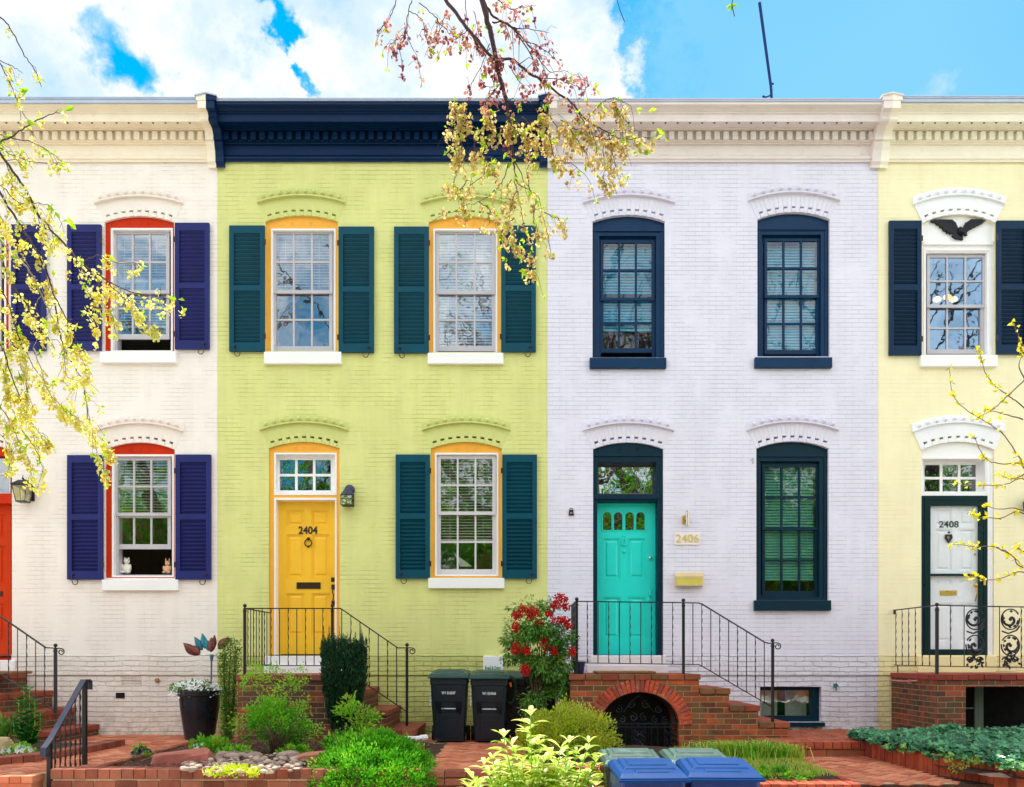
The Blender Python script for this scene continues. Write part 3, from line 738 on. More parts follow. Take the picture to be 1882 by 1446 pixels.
    q = MB(); q.pshape([(1582+a/3.807, 320+b/3.807) for a, b in ex], [], -.005, .034, ref=0)
    c = P(1765, 424, -.01); q.ball(c, .05, 10, 8, (.8, .6, 1.2)); q.ball(P(1771, 428, -.03), .028, 8, 6); q.ball(P(1776, 432, -.04), .014, 6, 5, (1.4, 1, .8))
    for s in (-1, 1):
        for i in range(7):
            a = P(1765+s*(9+i*4.6), 408-i*.9, -.006); b = P(1765+s*(10+i*5.2), 422-i*2.9, -.004); q.tube([a, b], .006, 5, r2=.003)
    q.build('eagle_ornament', mat('black cast metal', (4, 8, 20), .4, .3, spec=.3), H, bevel=.006, label='black spread winged eagle mounted on the white arch panel')
    # door
    q = MB(); q.pshape(arch_poly(1693.2, 1826.8, 827.2, 812.2, 1204), [rect(1698, 1813, 843, 903), rect(1696, 1815, 911, 1203.9)], .03, .09, ref=0)
    q.box(PX(1694), PX(1826), .012, .03, PZ(843), PZ(839)); q.pshape(rect(1816, 1826, 845, 1203), [rect(1819, 1823, 849, 1199)], .02, .03, ref=0)
    Dm = q.build('door_frame', white_p, H, bevel=.004)
    q = MB(); q.pshape(rect(1696, 1815, 841, 905), [rect(1698.1, 1812.9, 843.1, 902.9)], .088, .24, ref=0); q.build('reveal', white_p, Dm)
    sash(Dm, 1694, 1799, 849, 908, .2, 3, 2, white_p, glass('green transom glass', (60, 80, 50), .2, .1), st=5, mt=4.5, name='transom')
    q = MB(); q.pshape(rect(1695.5, 1816, 910.5, 1204), [rect(1711, 1801, 929, 1054), rect(1711, 1801, 1058, 1193)], .012, .06, ref=0)
    q.pshape(rect(1700, 1812, 915, 1200), [rect(1703, 1809, 918, 1197)], .004, .012, ref=0)
    Sm = q.build('storm_door', green_p, H, bevel=.003, label='dark green storm door frame')
    q = MB()
    for a, b in ((929, 1054), (1058, 1193)): q.add([P(1710, b, .045), P(1802, b, .045), P(1802, a, .045), P(1710, a, .045)], [(0, 1, 2, 3)])
    q.build('glass_pane', glass('storm door glass', (250, 252, 255), .05, .1), Sm)
    q = MB(); q.pbox(1808, 1812, 1062, 1075, -.01, .004); q.build('door_handle', brass_m, Sm)
    pan = [(1718, 1750, 935, 966), (1762, 1792, 935, 966), (1718, 1750, 972, 1050), (1762, 1792, 972, 1050), (1718, 1750, 1066, 1074), (1762, 1792, 1066, 1074), (1718, 1750, 1108, 1180), (1762, 1792, 1108, 1180)]
    d = panel_door(H, 1700, 1806, 920, 1200, .07, white_p, pan, label='white panelled front door behind the storm door')
    number_on(d, '2408', 1744, 964, .0655, .135, mat('dark ink', (40, 44, 52), .5), sx=1.1, bold=.001)
    q = MB(); c = P(1744, 984, .06); q.pshape([(1738, 982), (1750, 982), (1751, 988), (1747, 994), (1744, 998), (1741, 994), (1737, 988)], [[(1741, 985), (1747, 985), (1747, 988), (1744, 992), (1741, 988)]], .052, .068); q.ball(P(1744, 978, .06), .016, 8, 6); q.build('knocker', dark_metal, d)
    q = MB(); q.pshape(rect(1728, 1759, 1085, 1094), [rect(1730, 1757, 1087, 1092)], .06, .07); q.pbox(1730, 1757, 1086.5, 1092.5, .065, .07); q.build('mail_slot', brass_m, d)
    q = MB(); q.ball(P(1792, 1018, .06), .016, 8, 6); q.build('deadbolt', brass_m, d)
    q = MB(); q.ball(P(1793, 1075, -.01), .032, 10, 8); q.tube([P(1793, 1075, .06), P(1793, 1076, -.01), P(1796, 1090, -.01), P(1792, 1105, .01)], .008, 6); q.build('doorknob', brass_m, d, smooth=True)
    q = MB(); q.pbox(1688, 1832, 1205.2, 1236, -.05, .2); q.build('door_sill', HOODM['h4'] if False else mat('butter paint', (250, 236, 176), .5), H, bevel=.008)
    cornice(H, 'h4', 1614.5, 2220, 176, TRIM['h4'], metal_roof, ph=4)
    bracket(H, 1614, 1, TRIM['h4'], TRIM['h3'])
build_houses()

# ================================================================ things fixed to or seen in the facades
def lantern_box(name, label, px, y0, y1, w, kind):
    p = P(px, (y0+y1)/2, -.12); T = thing(name, label, 'wall lamp', (p.x, 0, PZ(y1)))
    s = (D-.12)/F
    gl = glass('lantern glass', (235, 225, 190), .25, .1)
    if kind == 'taper':
        zt, zb, zc = PZ(893, -.12), PZ(922, -.12), PZ(883, -.12); a, b = 14*s, 9*s; cx, cy = p.x-.01, -.13
        q = MB(); q.box(cx-a, cx+a, cy-a, cy+a, zt-.01, zt+.008); q.box(cx-b, cx+b, cy-b, cy+b, zb-.01, zb+.006)
        for i in (-1, 1):
            for j in (-1, 1): q.tube([(cx+i*a*.93, cy+j*a*.93, zt), (cx+i*b*.93, cy+j*b*.93, zb)], .006, 5)
        q.add([(cx-a*1.1, cy-a*1.1, zt+.008), (cx+a*1.1, cy-a*1.1, zt+.008), (cx+a*1.1, cy+a*1.1, zt+.008), (cx-a*1.1, cy+a*1.1, zt+.008), (cx-a*.4, cy-a*.4, zc), (cx+a*.4, cy-a*.4, zc), (cx+a*.4, cy+a*.4, zc), (cx-a*.4, cy+a*.4, zc)],
              [(0, 1, 5, 4), (1, 2, 6, 5), (2, 3, 7, 6), (3, 0, 4, 7), (4, 5, 6, 7)])
        q.ball((cx, cy, zc+.03), .016, 8, 6); q.tube([(cx, cy, zc), (cx, cy, zc+.08)], .005, 5)
        q.build('lamp_frame', iron_m, T)
        q = MB(); q.box(PX(56), PX(64), -.03, 0, PZ(921), PZ(898)); q.tube([(cx, cy, zc+.02), (cx+.07, cy+.02, zc), (PX(60), -.03, zt-.05)], .007, 6); q.build('wall_bracket', iron_m, T)
        q = MB(); t = .88; q.add([(cx-b*t, cy-b*t, zb), (cx+b*t, cy-b*t, zb), (cx+b*t, cy+b*t, zb), (cx-b*t, cy+b*t, zb), (cx-a*t, cy-a*t, zt), (cx+a*t, cy-a*t, zt), (cx+a*t, cy+a*t, zt), (cx-a*t, cy+a*t, zt)],
                                 [(0, 1, 5, 4), (1, 2, 6, 5), (2, 3, 7, 6), (3, 0, 4, 7)]); q.build('lamp_glass', gl, T)
        q = MB(); q.tube([(cx, cy, zb), (cx, cy, zb+.1)], .013, 8); q.build('candle_bulb', white_p, T)
    else:
        cx, cy = PX(638.5, -.11), -.11; zt, zb, zc = PZ(910, -.11), PZ(929, -.11), PZ(898, -.11); a = 10*s
        m2 = mat('slate blue iron', (56, 58, 92), .35, .2)
        q = MB(); q.lathe((cx, cy, 0), [(a*1.38, zt), (a*1.3, zt+.012), (a*.5, zc), (a*.1, zc+.01)], 4); q.build('lamp_cap', m2, T)
        q = MB(); q.lathe((PX(643), 0, PZ(900.5)), [(.075, -.0), (.075, .03), (.05, .055), (.02, .075)], 18, 'y'); q.tube([(PX(643), -.05, PZ(897)), (cx, cy, zc+.01)], .014, 7); q.build('wall_bracket', m2, T, smooth=True)
        q = MB()
        for i in (-1, 1):
            for j in (-1, 1): q.box(cx+i*a-.005, cx+i*a+.005, cy+j*a-.005, cy+j*a+.005, zb, zt)
        for z in (zb, (zb+zt)/2+.01, zt-.005):
            for j in (-1, 1):
                q.box(cx-a, cx+a, cy+j*a-.004, cy+j*a+.004, z-.004, z+.004); q.box(cx+j*a-.004, cx+j*a+.004, cy-a, cy+a, z-.0039, z+.0039)
        q.box(cx-.004, cx+.004, cy-a-.003, cy-a+.003, zb, (zb+zt)/2); q.box(cx-a, cx+a, cy-a, cy+a, zb-.008, zb-.004)
        q.build('lamp_frame', iron_m, T)
        q = MB(); a2 = a*.9; q.box(cx-a2, cx+a2, cy-a2, cy+a2, zb, zt-.004); q.build('lamp_glass', gl, T)
lantern_box('wall_lantern', 'black tapered carriage lantern on the cream wall beside the orange red door', 44, 873, 922, 14, 'taper')
lantern_box('wall_lantern', 'small slate blue caged lamp on the lime wall beside the yellow door', 640, 893, 931, 10, 'cage')
T = thing('wall_lantern', 'dark wall lamp half out of frame on the butter yellow wall', 'wall lamp', (PX(1882), 0, PZ(945)))
q = MB(); q.lathe((PX(1885), -.12, 0), [(.05, PZ(945)), (.09, PZ(938)), (.1, PZ(925)), (.04, PZ(916)), (.01, PZ(912))], 12); q.tube([(PX(1885), -.12, PZ(916)), (PX(1885), 0, PZ(918))], .015, 7); q.build('lamp_body', mat('dark red bronze', (50, 22, 20), .4, .2), T, smooth=True)
T = thing('wall_sconce', 'slim brushed metal cylinder sconce on the lavender wall above the house number', 'wall lamp', (PX(1261), 0, PZ(968)))
q = MB(); q.lathe((PX(1263.5, -.08), -.08, 0), [(.026, PZ(967, -.08)), (.026, PZ(938, -.08))], 18); q.build('lamp_tube', mat('brushed nickel', (205, 195, 180), .3, metal=.8), T, smooth=False, bevel=.003)
q = MB(); q.box(PX(1254), PX(1259), -.03, 0, PZ(963), PZ(948)); q.box(PX(1256), PX(1262), -.08, -.03, PZ(957), PZ(953)); q.build('wall_bracket', brass_m, T)
T = thing('number_plaque', 'cream house number plaque reading 2406 beside the turquoise door', 'house number', (PX(1263), 0, PZ(1000)))
q = MB(); q.pbox(1240, 1287, 979, 1001, -.018, 0); q.build('plaque', mat('cream plaque', (244, 236, 226), .5), T, bevel=.004)
text('numerals', '2406', .165, mat('gold numerals', (226, 200, 130), .35, metal=.2), T, P(1263.5, 990, -.022), sx=1.05, depth=.004, bold=.001)
T = thing('mailbox', 'small brass mailbox on the lavender wall below the number plaque', 'mailbox', (PX(1266), 0, PZ(1078)))
q = MB(); q.add([P(1242, 1077, -.1), P(1292, 1077, -.1), P(1293, 1058, -.1), P(1241, 1058, -.1)]+[Vector((PX(a), 0, PZ(b))) for a, b in ((1240, 1077), (1292, 1077), (1292, 1052), (1240, 1052))],
    [(0, 1, 2, 3), (4, 0, 3, 7), (1, 5, 6, 2), (3, 2, 6, 7), (4, 5, 1, 0)]); q.build('box_body', mat('pale brass', (232, 206, 150), .35, metal=.35), T, bevel=.004)
q = MB(); q.pshape(rect(1243, 1291, 1060, 1076), [rect(1246, 1288, 1063, 1073)], -.108, -.1); q.build('front_rim', mat('pale brass', (0, 0, 0)), T)
q = MB(); q.pbox(1246, 1288, 1063, 1073, -.104, -.1); q.build('front_panel', mat('yellow brass', (226, 214, 96), .35, metal=.2), T)
T = thing('door_hook', 'tiny weathered metal latch plate on the lavender wall left of the turquoise door', 'wall hook', (PX(1050), 0, PZ(948)))
q = MB(); q.tube([P(1047, 938, -.02), P(1047, 935, -.02), P(1050, 933.5, -.02), P(1053, 935, -.02), P(1053, 938, -.02)], .006, 6); q.pshape([(1045, 947), (1055, 947), (1053.5, 937), (1046.5, 937)], [rect(1048, 1052, 940, 944)], -.02, 0); q.build('latch_plate', dark_metal, T)
T = thing('meter_box', 'white utility box on the lime wall behind the wheeled bins', 'utility box', (PX(906), 0, PZ(1240)))
q = MB(); q.pbox(888, 925, 1205, 1242, -.11, 0); q.build('box_body', white_p, T, bevel=.012, seg=3)
q = MB(); q.lathe(P(920, 1218.5, -.112), [(.012, 0), (.009, .006)], 12, 'y'); q.build('lock', mat('chrome', (0, 0, 0)), T)
text('lettering', 'Read & Done', .07, mat('teal lettering', (10, 150, 120), .5), T, P(906, 1227.5, -.112), sx=.62, depth=.001, bold=.002)
# figurines and lamps inside
def figurine(label, px, py, h, c, ear, y=.24):
    T = thing('figurine', label, 'figurine', (PX(px, y), y, PZ(py, y)))
    b = Vector((PX(px, y), y, PZ(py, y))); q = MB()
    q.ball(b+Vector((0, 0, h*.33)), h*.3, 12, 8, (1, .8, 1.15)); q.ball(b+Vector((.0, 0, h*.82)), h*.2, 12, 8)
    q.ball(b+Vector((h*.14, -h*.08, h*.78)), h*.10, 8, 6)
    for s in (-1, 1):
        q.ball(b+Vector((s*h*.14, 0, h*(1.0 if not ear else 1.05))), h*.07, 8, 6, (.7, .6, 1+ear*1.6)); q.ball(b+Vector((s*h*.26, -.02, h*.42)), h*.1, 8, 6, (.8, .8, 2)); q.ball(b+Vector((s*h*.2, -h*.2, h*.09)), h*.13, 8, 6, (1, 1.4, .7))
    q.build('body', mat('figurine '+label[:6], c, .5, .08), T, smooth=True)
figurine('white seated bear figurine on the sill of the open lower window', 233, 1054, .23, (246, 238, 226), 0)
figurine('tan long eared figurine at the right end of the open lower window sill', 308, 1054, .19, (230, 180, 140), 1)
T = thing('ceiling_lamp', 'lit three shade lamp glowing behind the upper yellow house window', 'lamp', (PX(1738, .9), .9, PZ(560, .9)))
q = MB()
for a, b in ((1722, 550), (1741, 546), (1752, 550)): q.ball(P(a, b, .9), .055, 12, 8, (1.2, 1, .8))
q.build('lamp_shade', emit('warm bulb', (255, 176, 110), 2), T, smooth=True)
q = MB(); q.tube([P(1738, 552, .9), P(1738, 400, .9)], .01, 6)
for a, b in ((1722, 553), (1752, 553)): q.tube([P(1738, 556, .9), P(a, b, .9)], .008, 6)
q.build('lamp_arm', brass_m, T)
T = thing('paper_sheet', 'slanted white sheet propped behind the lower amber framed window', 'paper', P(850, 1042, .35))
q = MB(); q.pshape([(834, 1016), (842, 1022), (868, 1041), (846, 1041)], [], .35, .354); q.build('sheet', white_p, T)
T = thing('antenna_mast', 'thin leaning blue antenna mast on the roof of the lavender house', 'antenna', P(1418, 190, 1.0))
bm = mat('blue painted mast', (8, 44, 100), .5, spec=.2)
q = MB(); q.tube([P(1419, 195, 1), P(1417, 160, 1), P(1396, 5, 1)], .020, 8, r2=.025); q.build('mast', bm, T)
q = MB(); q.tube([P(1403, 178, 1), P(1409, 178, 1), P(1418, 174, 1)], .012, 6); q.ball(P(1403, 177, 1), .02, 6, 5); q.tube([P(1416, 153, 1), P(1422, 154, 1)], .014, 6); q.build('bracket', bm, T)
# ================================================================ ground, paths, walls, stoops
red_b = brick('red stoop brick', (176, 76, 38), (88, 44, 28), (156, 132, 98), bh=.073, bw=.215, ms=.006, bump=.9, fade=(.2, .45), var=.4, dirt=(84, 66, 40), dirt_amt=.8, dirt_lo=.42, fine=.6, bdist=.01)
red_b2 = brick('worn red brick', (204, 88, 40), (104, 50, 28), (170, 140, 100), bh=.073, bw=.215, ms=.006, bump=.9, fade=(.2, .45), var=.4, dirt=(110, 84, 46), dirt_amt=.75, dirt_lo=.44, fine=.6, bdist=.01)
mortar_m = mat('sandy mortar', (206, 186, 150), .95, .15, bump=.6, dirt=(150, 136, 96))
paver = mat('paving brick', (172, 88, 60), .8, .14, bump=.5, bs=60, cols=[(200, 112, 78), (218, 140, 104), (186, 100, 70)], dirt=(176, 146, 110), dirt_amt=.4)
joint_m = mat('path joint sand', (190, 164, 132), .95, .15, bump=.6, dirt=(140, 120, 80))
edge_b = mat('edging brick', (112, 52, 38), .8, .3, vs=7, bump=.6, bs=60, cols=[(146, 72, 52), (160, 92, 70), (124, 58, 44)], dirt=(120, 90, 50), dirt_amt=.5)
red_edge = mat('orange red edging brick', (136, 46, 26), .8, .3, vs=7, bump=.6, bs=60, cols=[(172, 66, 36), (184, 84, 50), (128, 48, 30)], dirt=(110, 80, 50), dirt_amt=.5)
soil_m = mat('mulch soil', (66, 42, 32), .95, .5, vs=24, bump=1.0, bs=50, dirt=(120, 84, 60), dirt_amt=.7)
conc_m = mat('pale concrete', (196, 190, 180), .85, .1, bump=.3, dirt=(150, 145, 135))
asphalt = mat('asphalt', (78, 78, 80), .9, .15, bump=.5, bs=120)

def herring(mb, poly, z, rot=45, L=.21, gap=.013, th=.02, jit=.0015):
    W = L/2; xs = [p[0] for p in poly]; ys = [p[1] for p in poly]
    cx, cy = (min(xs)+max(xs))/2, (min(ys)+max(ys))/2; R = int(math.hypot(max(xs)-min(xs), max(ys)-min(ys))/2/W)+3
    c, s = math.cos(math.radians(rot)), math.sin(math.radians(rot))
    for i in range(-R, R):
        for j in range(-R, R):
            k = (i-j) % 4
            if k == 0: a, b, w, h = i, j, 2, 1
            elif k == 3: a, b, w, h = i, j, 1, 2
            else: continue
            x0, y0, x1, y1 = a*W+gap/2, b*W+gap/2, (a+w)*W-gap/2, (b+h)*W-gap/2
            q = [(cx+x*c-y*s, cy+x*s+y*c) for x, y in ((x0, y0), (x1, y0), (x1, y1), (x0, y1))]
            if not inside((sum(p[0] for p in q)/4, sum(p[1] for p in q)/4), poly): continue
            zz = z+rnd.uniform(-jit, jit)*2; t = rnd.random()
            mb.add([(*p, z-th) for p in q]+[(*p, zz+rnd.uniform(-jit, jit)) for p in q], [(4, 5, 6, 7), (0, 1, 5, 4), (1, 2, 6, 5), (2, 3, 7, 6), (3, 0, 4, 7)], t)
def row_of_bricks(mb, a, b, w, h, dep, z0, side=1, gap=.008, jit=.003):
    """bricks of width w laid side by side from a to b (2-D), dep deep to the side of the line"""
    a, b = Vector((a[0], a[1], 0)), Vector((b[0], b[1], 0)); L = (b-a).length; d = (b-a)/L; nrm = Vector((-d.y, d.x, 0))*side
    n = max(1, round(L/w)); ww = L/n
    for i in range(n):
        c = a+d*(i+.5)*ww+nrm*dep/2+Vector((0, 0, z0+h/2+rnd.uniform(-jit, jit)))+nrm*rnd.uniform(-jit, jit)
        mb.obox(c, d*(ww-gap)/2, nrm*dep/2, Vector((0, 0, h/2)), rnd.random())
ZP, ZR = -.04, -.14
q = MB(); q.box(-150, 150, -150, 150, -1.3, -.80); q.build('ground', mat('grass earth', (110, 120, 80), .95, .2), kind='structure')
q = MB(); q.box(-60, 60, -19.5, -8.9, -.85, -.78); q.build('road', asphalt, kind='structure')
q = MB(); q.box(-60, 60, -8.9, -4.62, -.85, -.65); q.build('sidewalk', conc_m, kind='structure', bevel=.02)
q = MB(); q.box(-60, 60, -24, -19.5, -.85, -.65); q.build('far_sidewalk', conc_m, kind='structure', bevel=.02)
# left terrace with paving
q = MB(); q.box(-12, .76, -4.05, 0.004, -.8, ZP-.005); q.build('terrace', joint_m, kind='structure')
q = MB()
herring(q, [(-9, -.02), (-9, -4.02), (-4.18, -4.02), (-4.18, -.9), (-4.6, -.02)], ZP)
herring(q, [(-4.75, -.02), (-4.18, -.9), (-4.18, -1.35), (-3.62, -1.35), (-3.62, -.02)], ZP)
herring(q, [(-.86, -1.0), (-.86, -3.9), (.16, -3.9), (.16, -1.6), (.74, -1.6), (.74, -.02), (-1.2, -.02), (-1.2, -1.0)], ZP)
q.build('brick_path', paver, kind='structure')
# right terrace
q = MB(); q.box(.765, 12, -4.05, 0.004, -.9, ZR-.02); q.build('lower_terrace', soil_m, kind='structure')
q = MB(); q.box(3.38, 4.40, -4.04, -1.86, ZR-.1, ZR-.005); q.build('mortar_bed', joint_m, kind='structure')
q = MB(); herring(q, [(3.38, -1.86), (4.42, -1.86), (4.42, -4.05), (3.38, -4.05)], ZR, 45); q.build('lower_brick_path', paver, kind='structure')
# planting bed soil, slightly heaped
def bed(name, x0, x1, y0, y1, z, amp, m, kind='structure', nx=50, ny=40, edge=.0):
    mb = MB(); vs = []
    for j in range(ny+1):
        for i in range(nx+1):
            x = x0+(x1-x0)*i/nx; y = y0+(y1-y0)*j/ny
            h = noise.noise(Vector((x*2.2, y*2.2, 3)))*amp+noise.noise(Vector((x*17, y*17, 1)))*amp*.35
            e = min(i, nx-i, j, ny-j)/4; h = h-max(0, 1-e)*amp*1.2
            vs.append((x, y, z+h))
    fs = [(j*(nx+1)+i, j*(nx+1)+i+1, (j+1)*(nx+1)+i+1, (j+1)*(nx+1)+i) for j in range(ny) for i in range(nx)]
    mb.add(vs, fs); return mb.build(name, m, smooth=True, kind=kind)
bed('planting_bed', -4.12, -.86, -4.0, -1.28, .0, .035, soil_m)
bed('juniper_bed', .12, 2.05, -4.0, -1.42, -.03, .03, soil_m)
bed('left_bed', -8, -5.5, -3.6, -1.32, .0, .03, soil_m)
bed('left_bed_corner', -5.6, -5.16, -2.9, -1.32, .0, .03, soil_m)
bed('lawn_soil', 2.05, 3.36, -4.0, -1.3, -.10, .03, soil_m)
# edging walls of brick
def wall_thing(name, label, cat='brick wall', group=None): return thing(name, label, cat, (0, -4, ZP), group)
T = wall_thing('brick_edging', 'low wall of brown brick headers along the front of the rock bed')
q = MB(); row_of_bricks(q, (-4.5, -4.22), (-.9, -4.22), .118, .10, .21, -.085); row_of_bricks(q, (-4.5, -4.215), (-.9, -4.215), .215, .066, .2, -.165); row_of_bricks(q, (-4.5, -4.22), (-.9, -4.22), .118, .066, .2, -.24)
for k in range(5): row_of_bricks(q, (-4.5, -4.215), (-.9, -4.215), .215, .066, .2, -.316-.075*k)
q.build('brick_course', edge_b, T, bevel=.006)
q = MB(); q.box(-4.48, -.92, -4.2, -4.03, -.8, .0); q.build('mortar', mortar_m, T)
T = wall_thing('brick_edging', 'flush brick edge at the front of the herringbone path between the beds')
q = MB(); row_of_bricks(q, (-.88, -4.1), (-.02, -4.1), .21, .06, .2, -.085); row_of_bricks(q, (-.88, -4.1), (-.02, -4.1), .21, .07, .2, -.165)
for k in range(6): row_of_bricks(q, (-.88, -4.1), (-.02, -4.1), .21, .066, .2, -.24-.075*k)
q.build('brick_course', edge_b, T, bevel=.006)
T = wall_thing('brick_edging', 'brick kerb running back between the cream house path and the rock bed')
q = MB(); row_of_bricks(q, (-4.14, -4.0), (-4.14, -1.35), .2, .07, .09, -.07, side=1); q.build('brick_course', edge_b, T, bevel=.006)
T = wall_thing('brick_edging', 'curved brick kerb of the corner bed left of the iron handrail')
q = MB(); pts = [(-7, -4.15), (-5.7, -3.9), (-5.22, -3.2), (-5.05, -2.4), (-5.0, -1.5)]
for a, b in zip(pts, pts[1:]): row_of_bricks(q, a, b, .118, .1, .2, -.06, side=1)
q.build('brick_course', edge_b, T, bevel=.006)
T = thing('front_steps', 'brick steps descending to the pavement beside the iron handrail', 'steps', (-5.2, -4.2, -.65))
q = MB()
for k in range(4):
    y = -4.05-.22*k; z = ZP-.005-.15*k
    row_of_bricks(q, (-6.6, y-.22), (-4.64, y-.22), .118, .07, .22, z-.07); q.box(-6.6, -4.66, y-.21, y, -.8, z-.071)
q.build('brick_step', paver, T, bevel=.005)
T = thing('brick_pier', 'orange red brick pier left of the street recycling bins', 'brick wall', (.95, -4.3, -.65))
q = MB()
row_of_bricks(q, (.1, -4.5), (1.0, -4.5), .09, .19, .30, -.12, gap=.01)
for k in range(4): row_of_bricks(q, (.1, -4.5), (1.0, -4.5), .2, .1, .3, -.24-.11*k)
q.build('brick_course', red_edge, T, bevel=.006)
q = MB(); q.box(.11, .98, -4.48, -4.05, -.8, .05); q.build('mortar', mortar_m, T)
T = thing('brick_edging', 'orange red brick edging in front of the grass patch', 'brick wall', (2.8, -4.2, -.65))
q = MB()
row_of_bricks(q, (1.0, -4.42), (3.32, -4.42), .085, .12, .34, -.22, gap=.01)
for k in range(4): row_of_bricks(q, (1.0, -4.4), (3.32, -4.4), .2, .09, .3, -.33-.1*k)
q.build('brick_course', red_edge, T, bevel=.006)
q = MB(); q.box(1.01, 3.3, -4.38, -4.05, -.8, -.12); q.build('mortar', mortar_m, T)
T = thing('brick_edging', 'red brick kerb between the grass patch and the lower path', 'brick wall', (3.34, -3, ZR))
q = MB(); row_of_bricks(q, (3.30, -4.05), (3.30, -1.9), .2, .09, .07, -.2, side=-1); q.build('brick_course', red_edge, T, bevel=.005)
T = thing('brick_edging', 'leaning red brick retaining kerb under the ivy', 'brick wall', (4.5, -3, ZR))
q = MB(); pts = [(4.42, -1.3), (4.42, -2.3), (4.55, -3.3), (4.86, -4.3), (5.2, -4.5), (8.5, -4.5)]
for a, b in zip(pts, pts[1:]): row_of_bricks(q, a, b, .085, .26, .1, -.2, side=1, gap=.007)
q.build('brick_course', red_edge, T, bevel=.005)
T = thing('landing_step', 'two course brick landing in front of the lavender house cellar window', 'steps', (4.1, -1, ZR))
q = MB(); row_of_bricks(q, (3.2, -1.88), (5.4, -1.88), .118, .09, .22, -.045, gap=.01); row_of_bricks(q, (3.2, -1.86), (5.4, -1.86), .24, .1, .2, -.155, gap=.014)
herring(q, [(3.25, -1.66), (5.4, -1.66), (5.4, -.02), (3.25, -.02)], .045, 0)
q.build('brick_course', mat('brown red brick', (140, 60, 40), .8, .25, vs=7, bump=.7, bs=60, cols=[(176, 74, 50), (150, 92, 64), (190, 84, 56)], dirt=(130, 100, 50), dirt_amt=.6), T, bevel=.006)
q = MB(); q.box(3.22, 5.38, -1.84, -.006, -.3, .03); q.build('mortar', mortar_m, T)
# areaway under the yellow house stoop
q = MB(); q.box(4.9, 12, -1.2, .0, -.9, -.3)
bed('ivy_bed_soil', 4.55, 9.5, -4.4, -1.45, .0, .04, soil_m)

# ---------------------------------------------------------------- stoops
YF = -1.3
def coping(mb, x0, x1, y0, y1, z, h=.075, over=.02, n=None):
    """cap course of bricks, butt ends outward along the front"""
    row_of_bricks(mb, (x0-over, y0-over), (x1+over, y0-over), .205, h, .2, z-h, gap=.008)
    mb.box(x0-over, x1+over, y0+.19, y1, z-h, z-.003, .4)
def stoop(label, x0, plat_x, steps, z_top, zg, holes=None, mtl=None, capm=None, yf=YF, left_steps=False):
    T = thing('brick_stoop', label, 'stoop', (x0, yf, zg))
    poly = [(x0, zg-.3), (x0, z_top-.076), (plat_x, z_top-.076)]; zprev = z_top
    for xs, z in steps: poly += [(poly[-1][0], z-.076), (xs, z-.076)]
    poly += [(poly[-1][0], zg-.3)]
    pts = []
    for p in poly:
        if not pts or (abs(p[0]-pts[-1][0])+abs(p[1]-pts[-1][1])) > 1e-5: pts.append(p)
    q = MB(); q.shape(pts, holes or [], yf, -.003); q.build('brick_mass', mtl or red_b, T)
    q = MB(); coping(q, x0, plat_x, yf, -.003, z_top)
    px = plat_x
    for xs, z in steps:
        coping(q, px+.022, xs, yf, -.003, z); px = xs
    q.build('tread', capm or edge_b, T, bevel=.006)
    return T
mossy = mat('mossy red brick', (128, 54, 36), .85, .3, vs=6, bump=.7, bs=60, cols=[(160, 66, 44), (120, 84, 52), (176, 80, 54)], dirt=(104, 100, 44), dirt_amt=.65)
z = lambda py, y=YF: PZ(py, y)
X = lambda px, y=YF: PX(px, y)
stoop('red brick stoop with steps going down to the right below the yellow door', X(437), X(655, 0), [(X(695, 0), PZ(1261)), (X(735, 0), PZ(1295)), (X(780, 0), PZ(1327))], z(1240), -.04)
# arched stoop
cx, hw = (X(1104)+X(1248))/2, (X(1248)-X(1104))/2; zs, zc = z(1332), z(1272)
ah = [(cx-hw, -.35)]+[(cx-hw*math.cos(math.pi*i/24), zs+(zc-zs)*math.sin(math.pi*i/24)) for i in range(25)]+[(cx+hw, -.35)]
S3 = stoop('arched red brick stoop with iron gate under the turquoise door, steps down to the right', X(1048), X(1285), [(X(1340), z(1265)), (X(1394), z(1296)), (X(1449), z(1327))], z(1239), -.17, holes=[ah], mtl=red_b2, capm=mossy)
q = MB()
N = 30
for i in range(N):
    a = math.pi*(i+.5)/N; r0, r1 = 1.0, 1.0
    p0 = Vector((cx-hw*math.cos(a), 0, zs+(zc-zs)*math.sin(a))); nr = Vector((-math.cos(a)/hw, 0, math.sin(a)/(zc-zs))).normalized(); tg = Vector((nr.z, 0, -nr.x))
    c = p0+nr*.087+Vector((0, YF+.09, 0)); q.obox(c, tg*.026, Vector((0, .105, 0)), nr*.085, rnd.random())
q.build('arch_ring', mat('arch brick', (190, 66, 36), .8, .25, vs=9, bump=.6, cols=[(206, 84, 50), (150, 56, 36), (176, 90, 66)], dirt=(200, 190, 160), dirt_amt=.5), S3, bevel=.005)
q = MB(); q.shape([(cx-hw-.1, -.4), (cx-hw-.1, zc+.1), (cx+hw+.1, zc+.1), (cx+hw+.1, -.4)], [], -.7, -.66); q.build('cellar_door_or_shade', mat('black arch shade', (14, 14, 18), .6), S3)  # black sheet added as the shade under the arch, not a seen door
q = MB(); yg = YF+.12
for dz in (0, -.045): q.box(cx-hw-.01, cx+hw+.01, yg-.012, yg+.012, zs+dz-.0, zs+dz+.014)
arcp = [Vector((cx-hw*.97*math.cos(math.pi*i/24), yg, zs+(zc-zs)*.97*math.sin(math.pi*i/24))) for i in range(25)]; q.tube(arcp, .012, 6)
def spiral(mb, c, r, turns, a0, sg=1, rr=.006, y=None, sy=1):
    mb.tube([Vector((c[0]+sg*math.cos(a0+turns*2*math.pi*i/26)*r*(1-i/30), y, c[1]+math.sin(a0+turns*2*math.pi*i/26)*r*(1-i/30)*sy)) for i in range(27)], rr, 5)
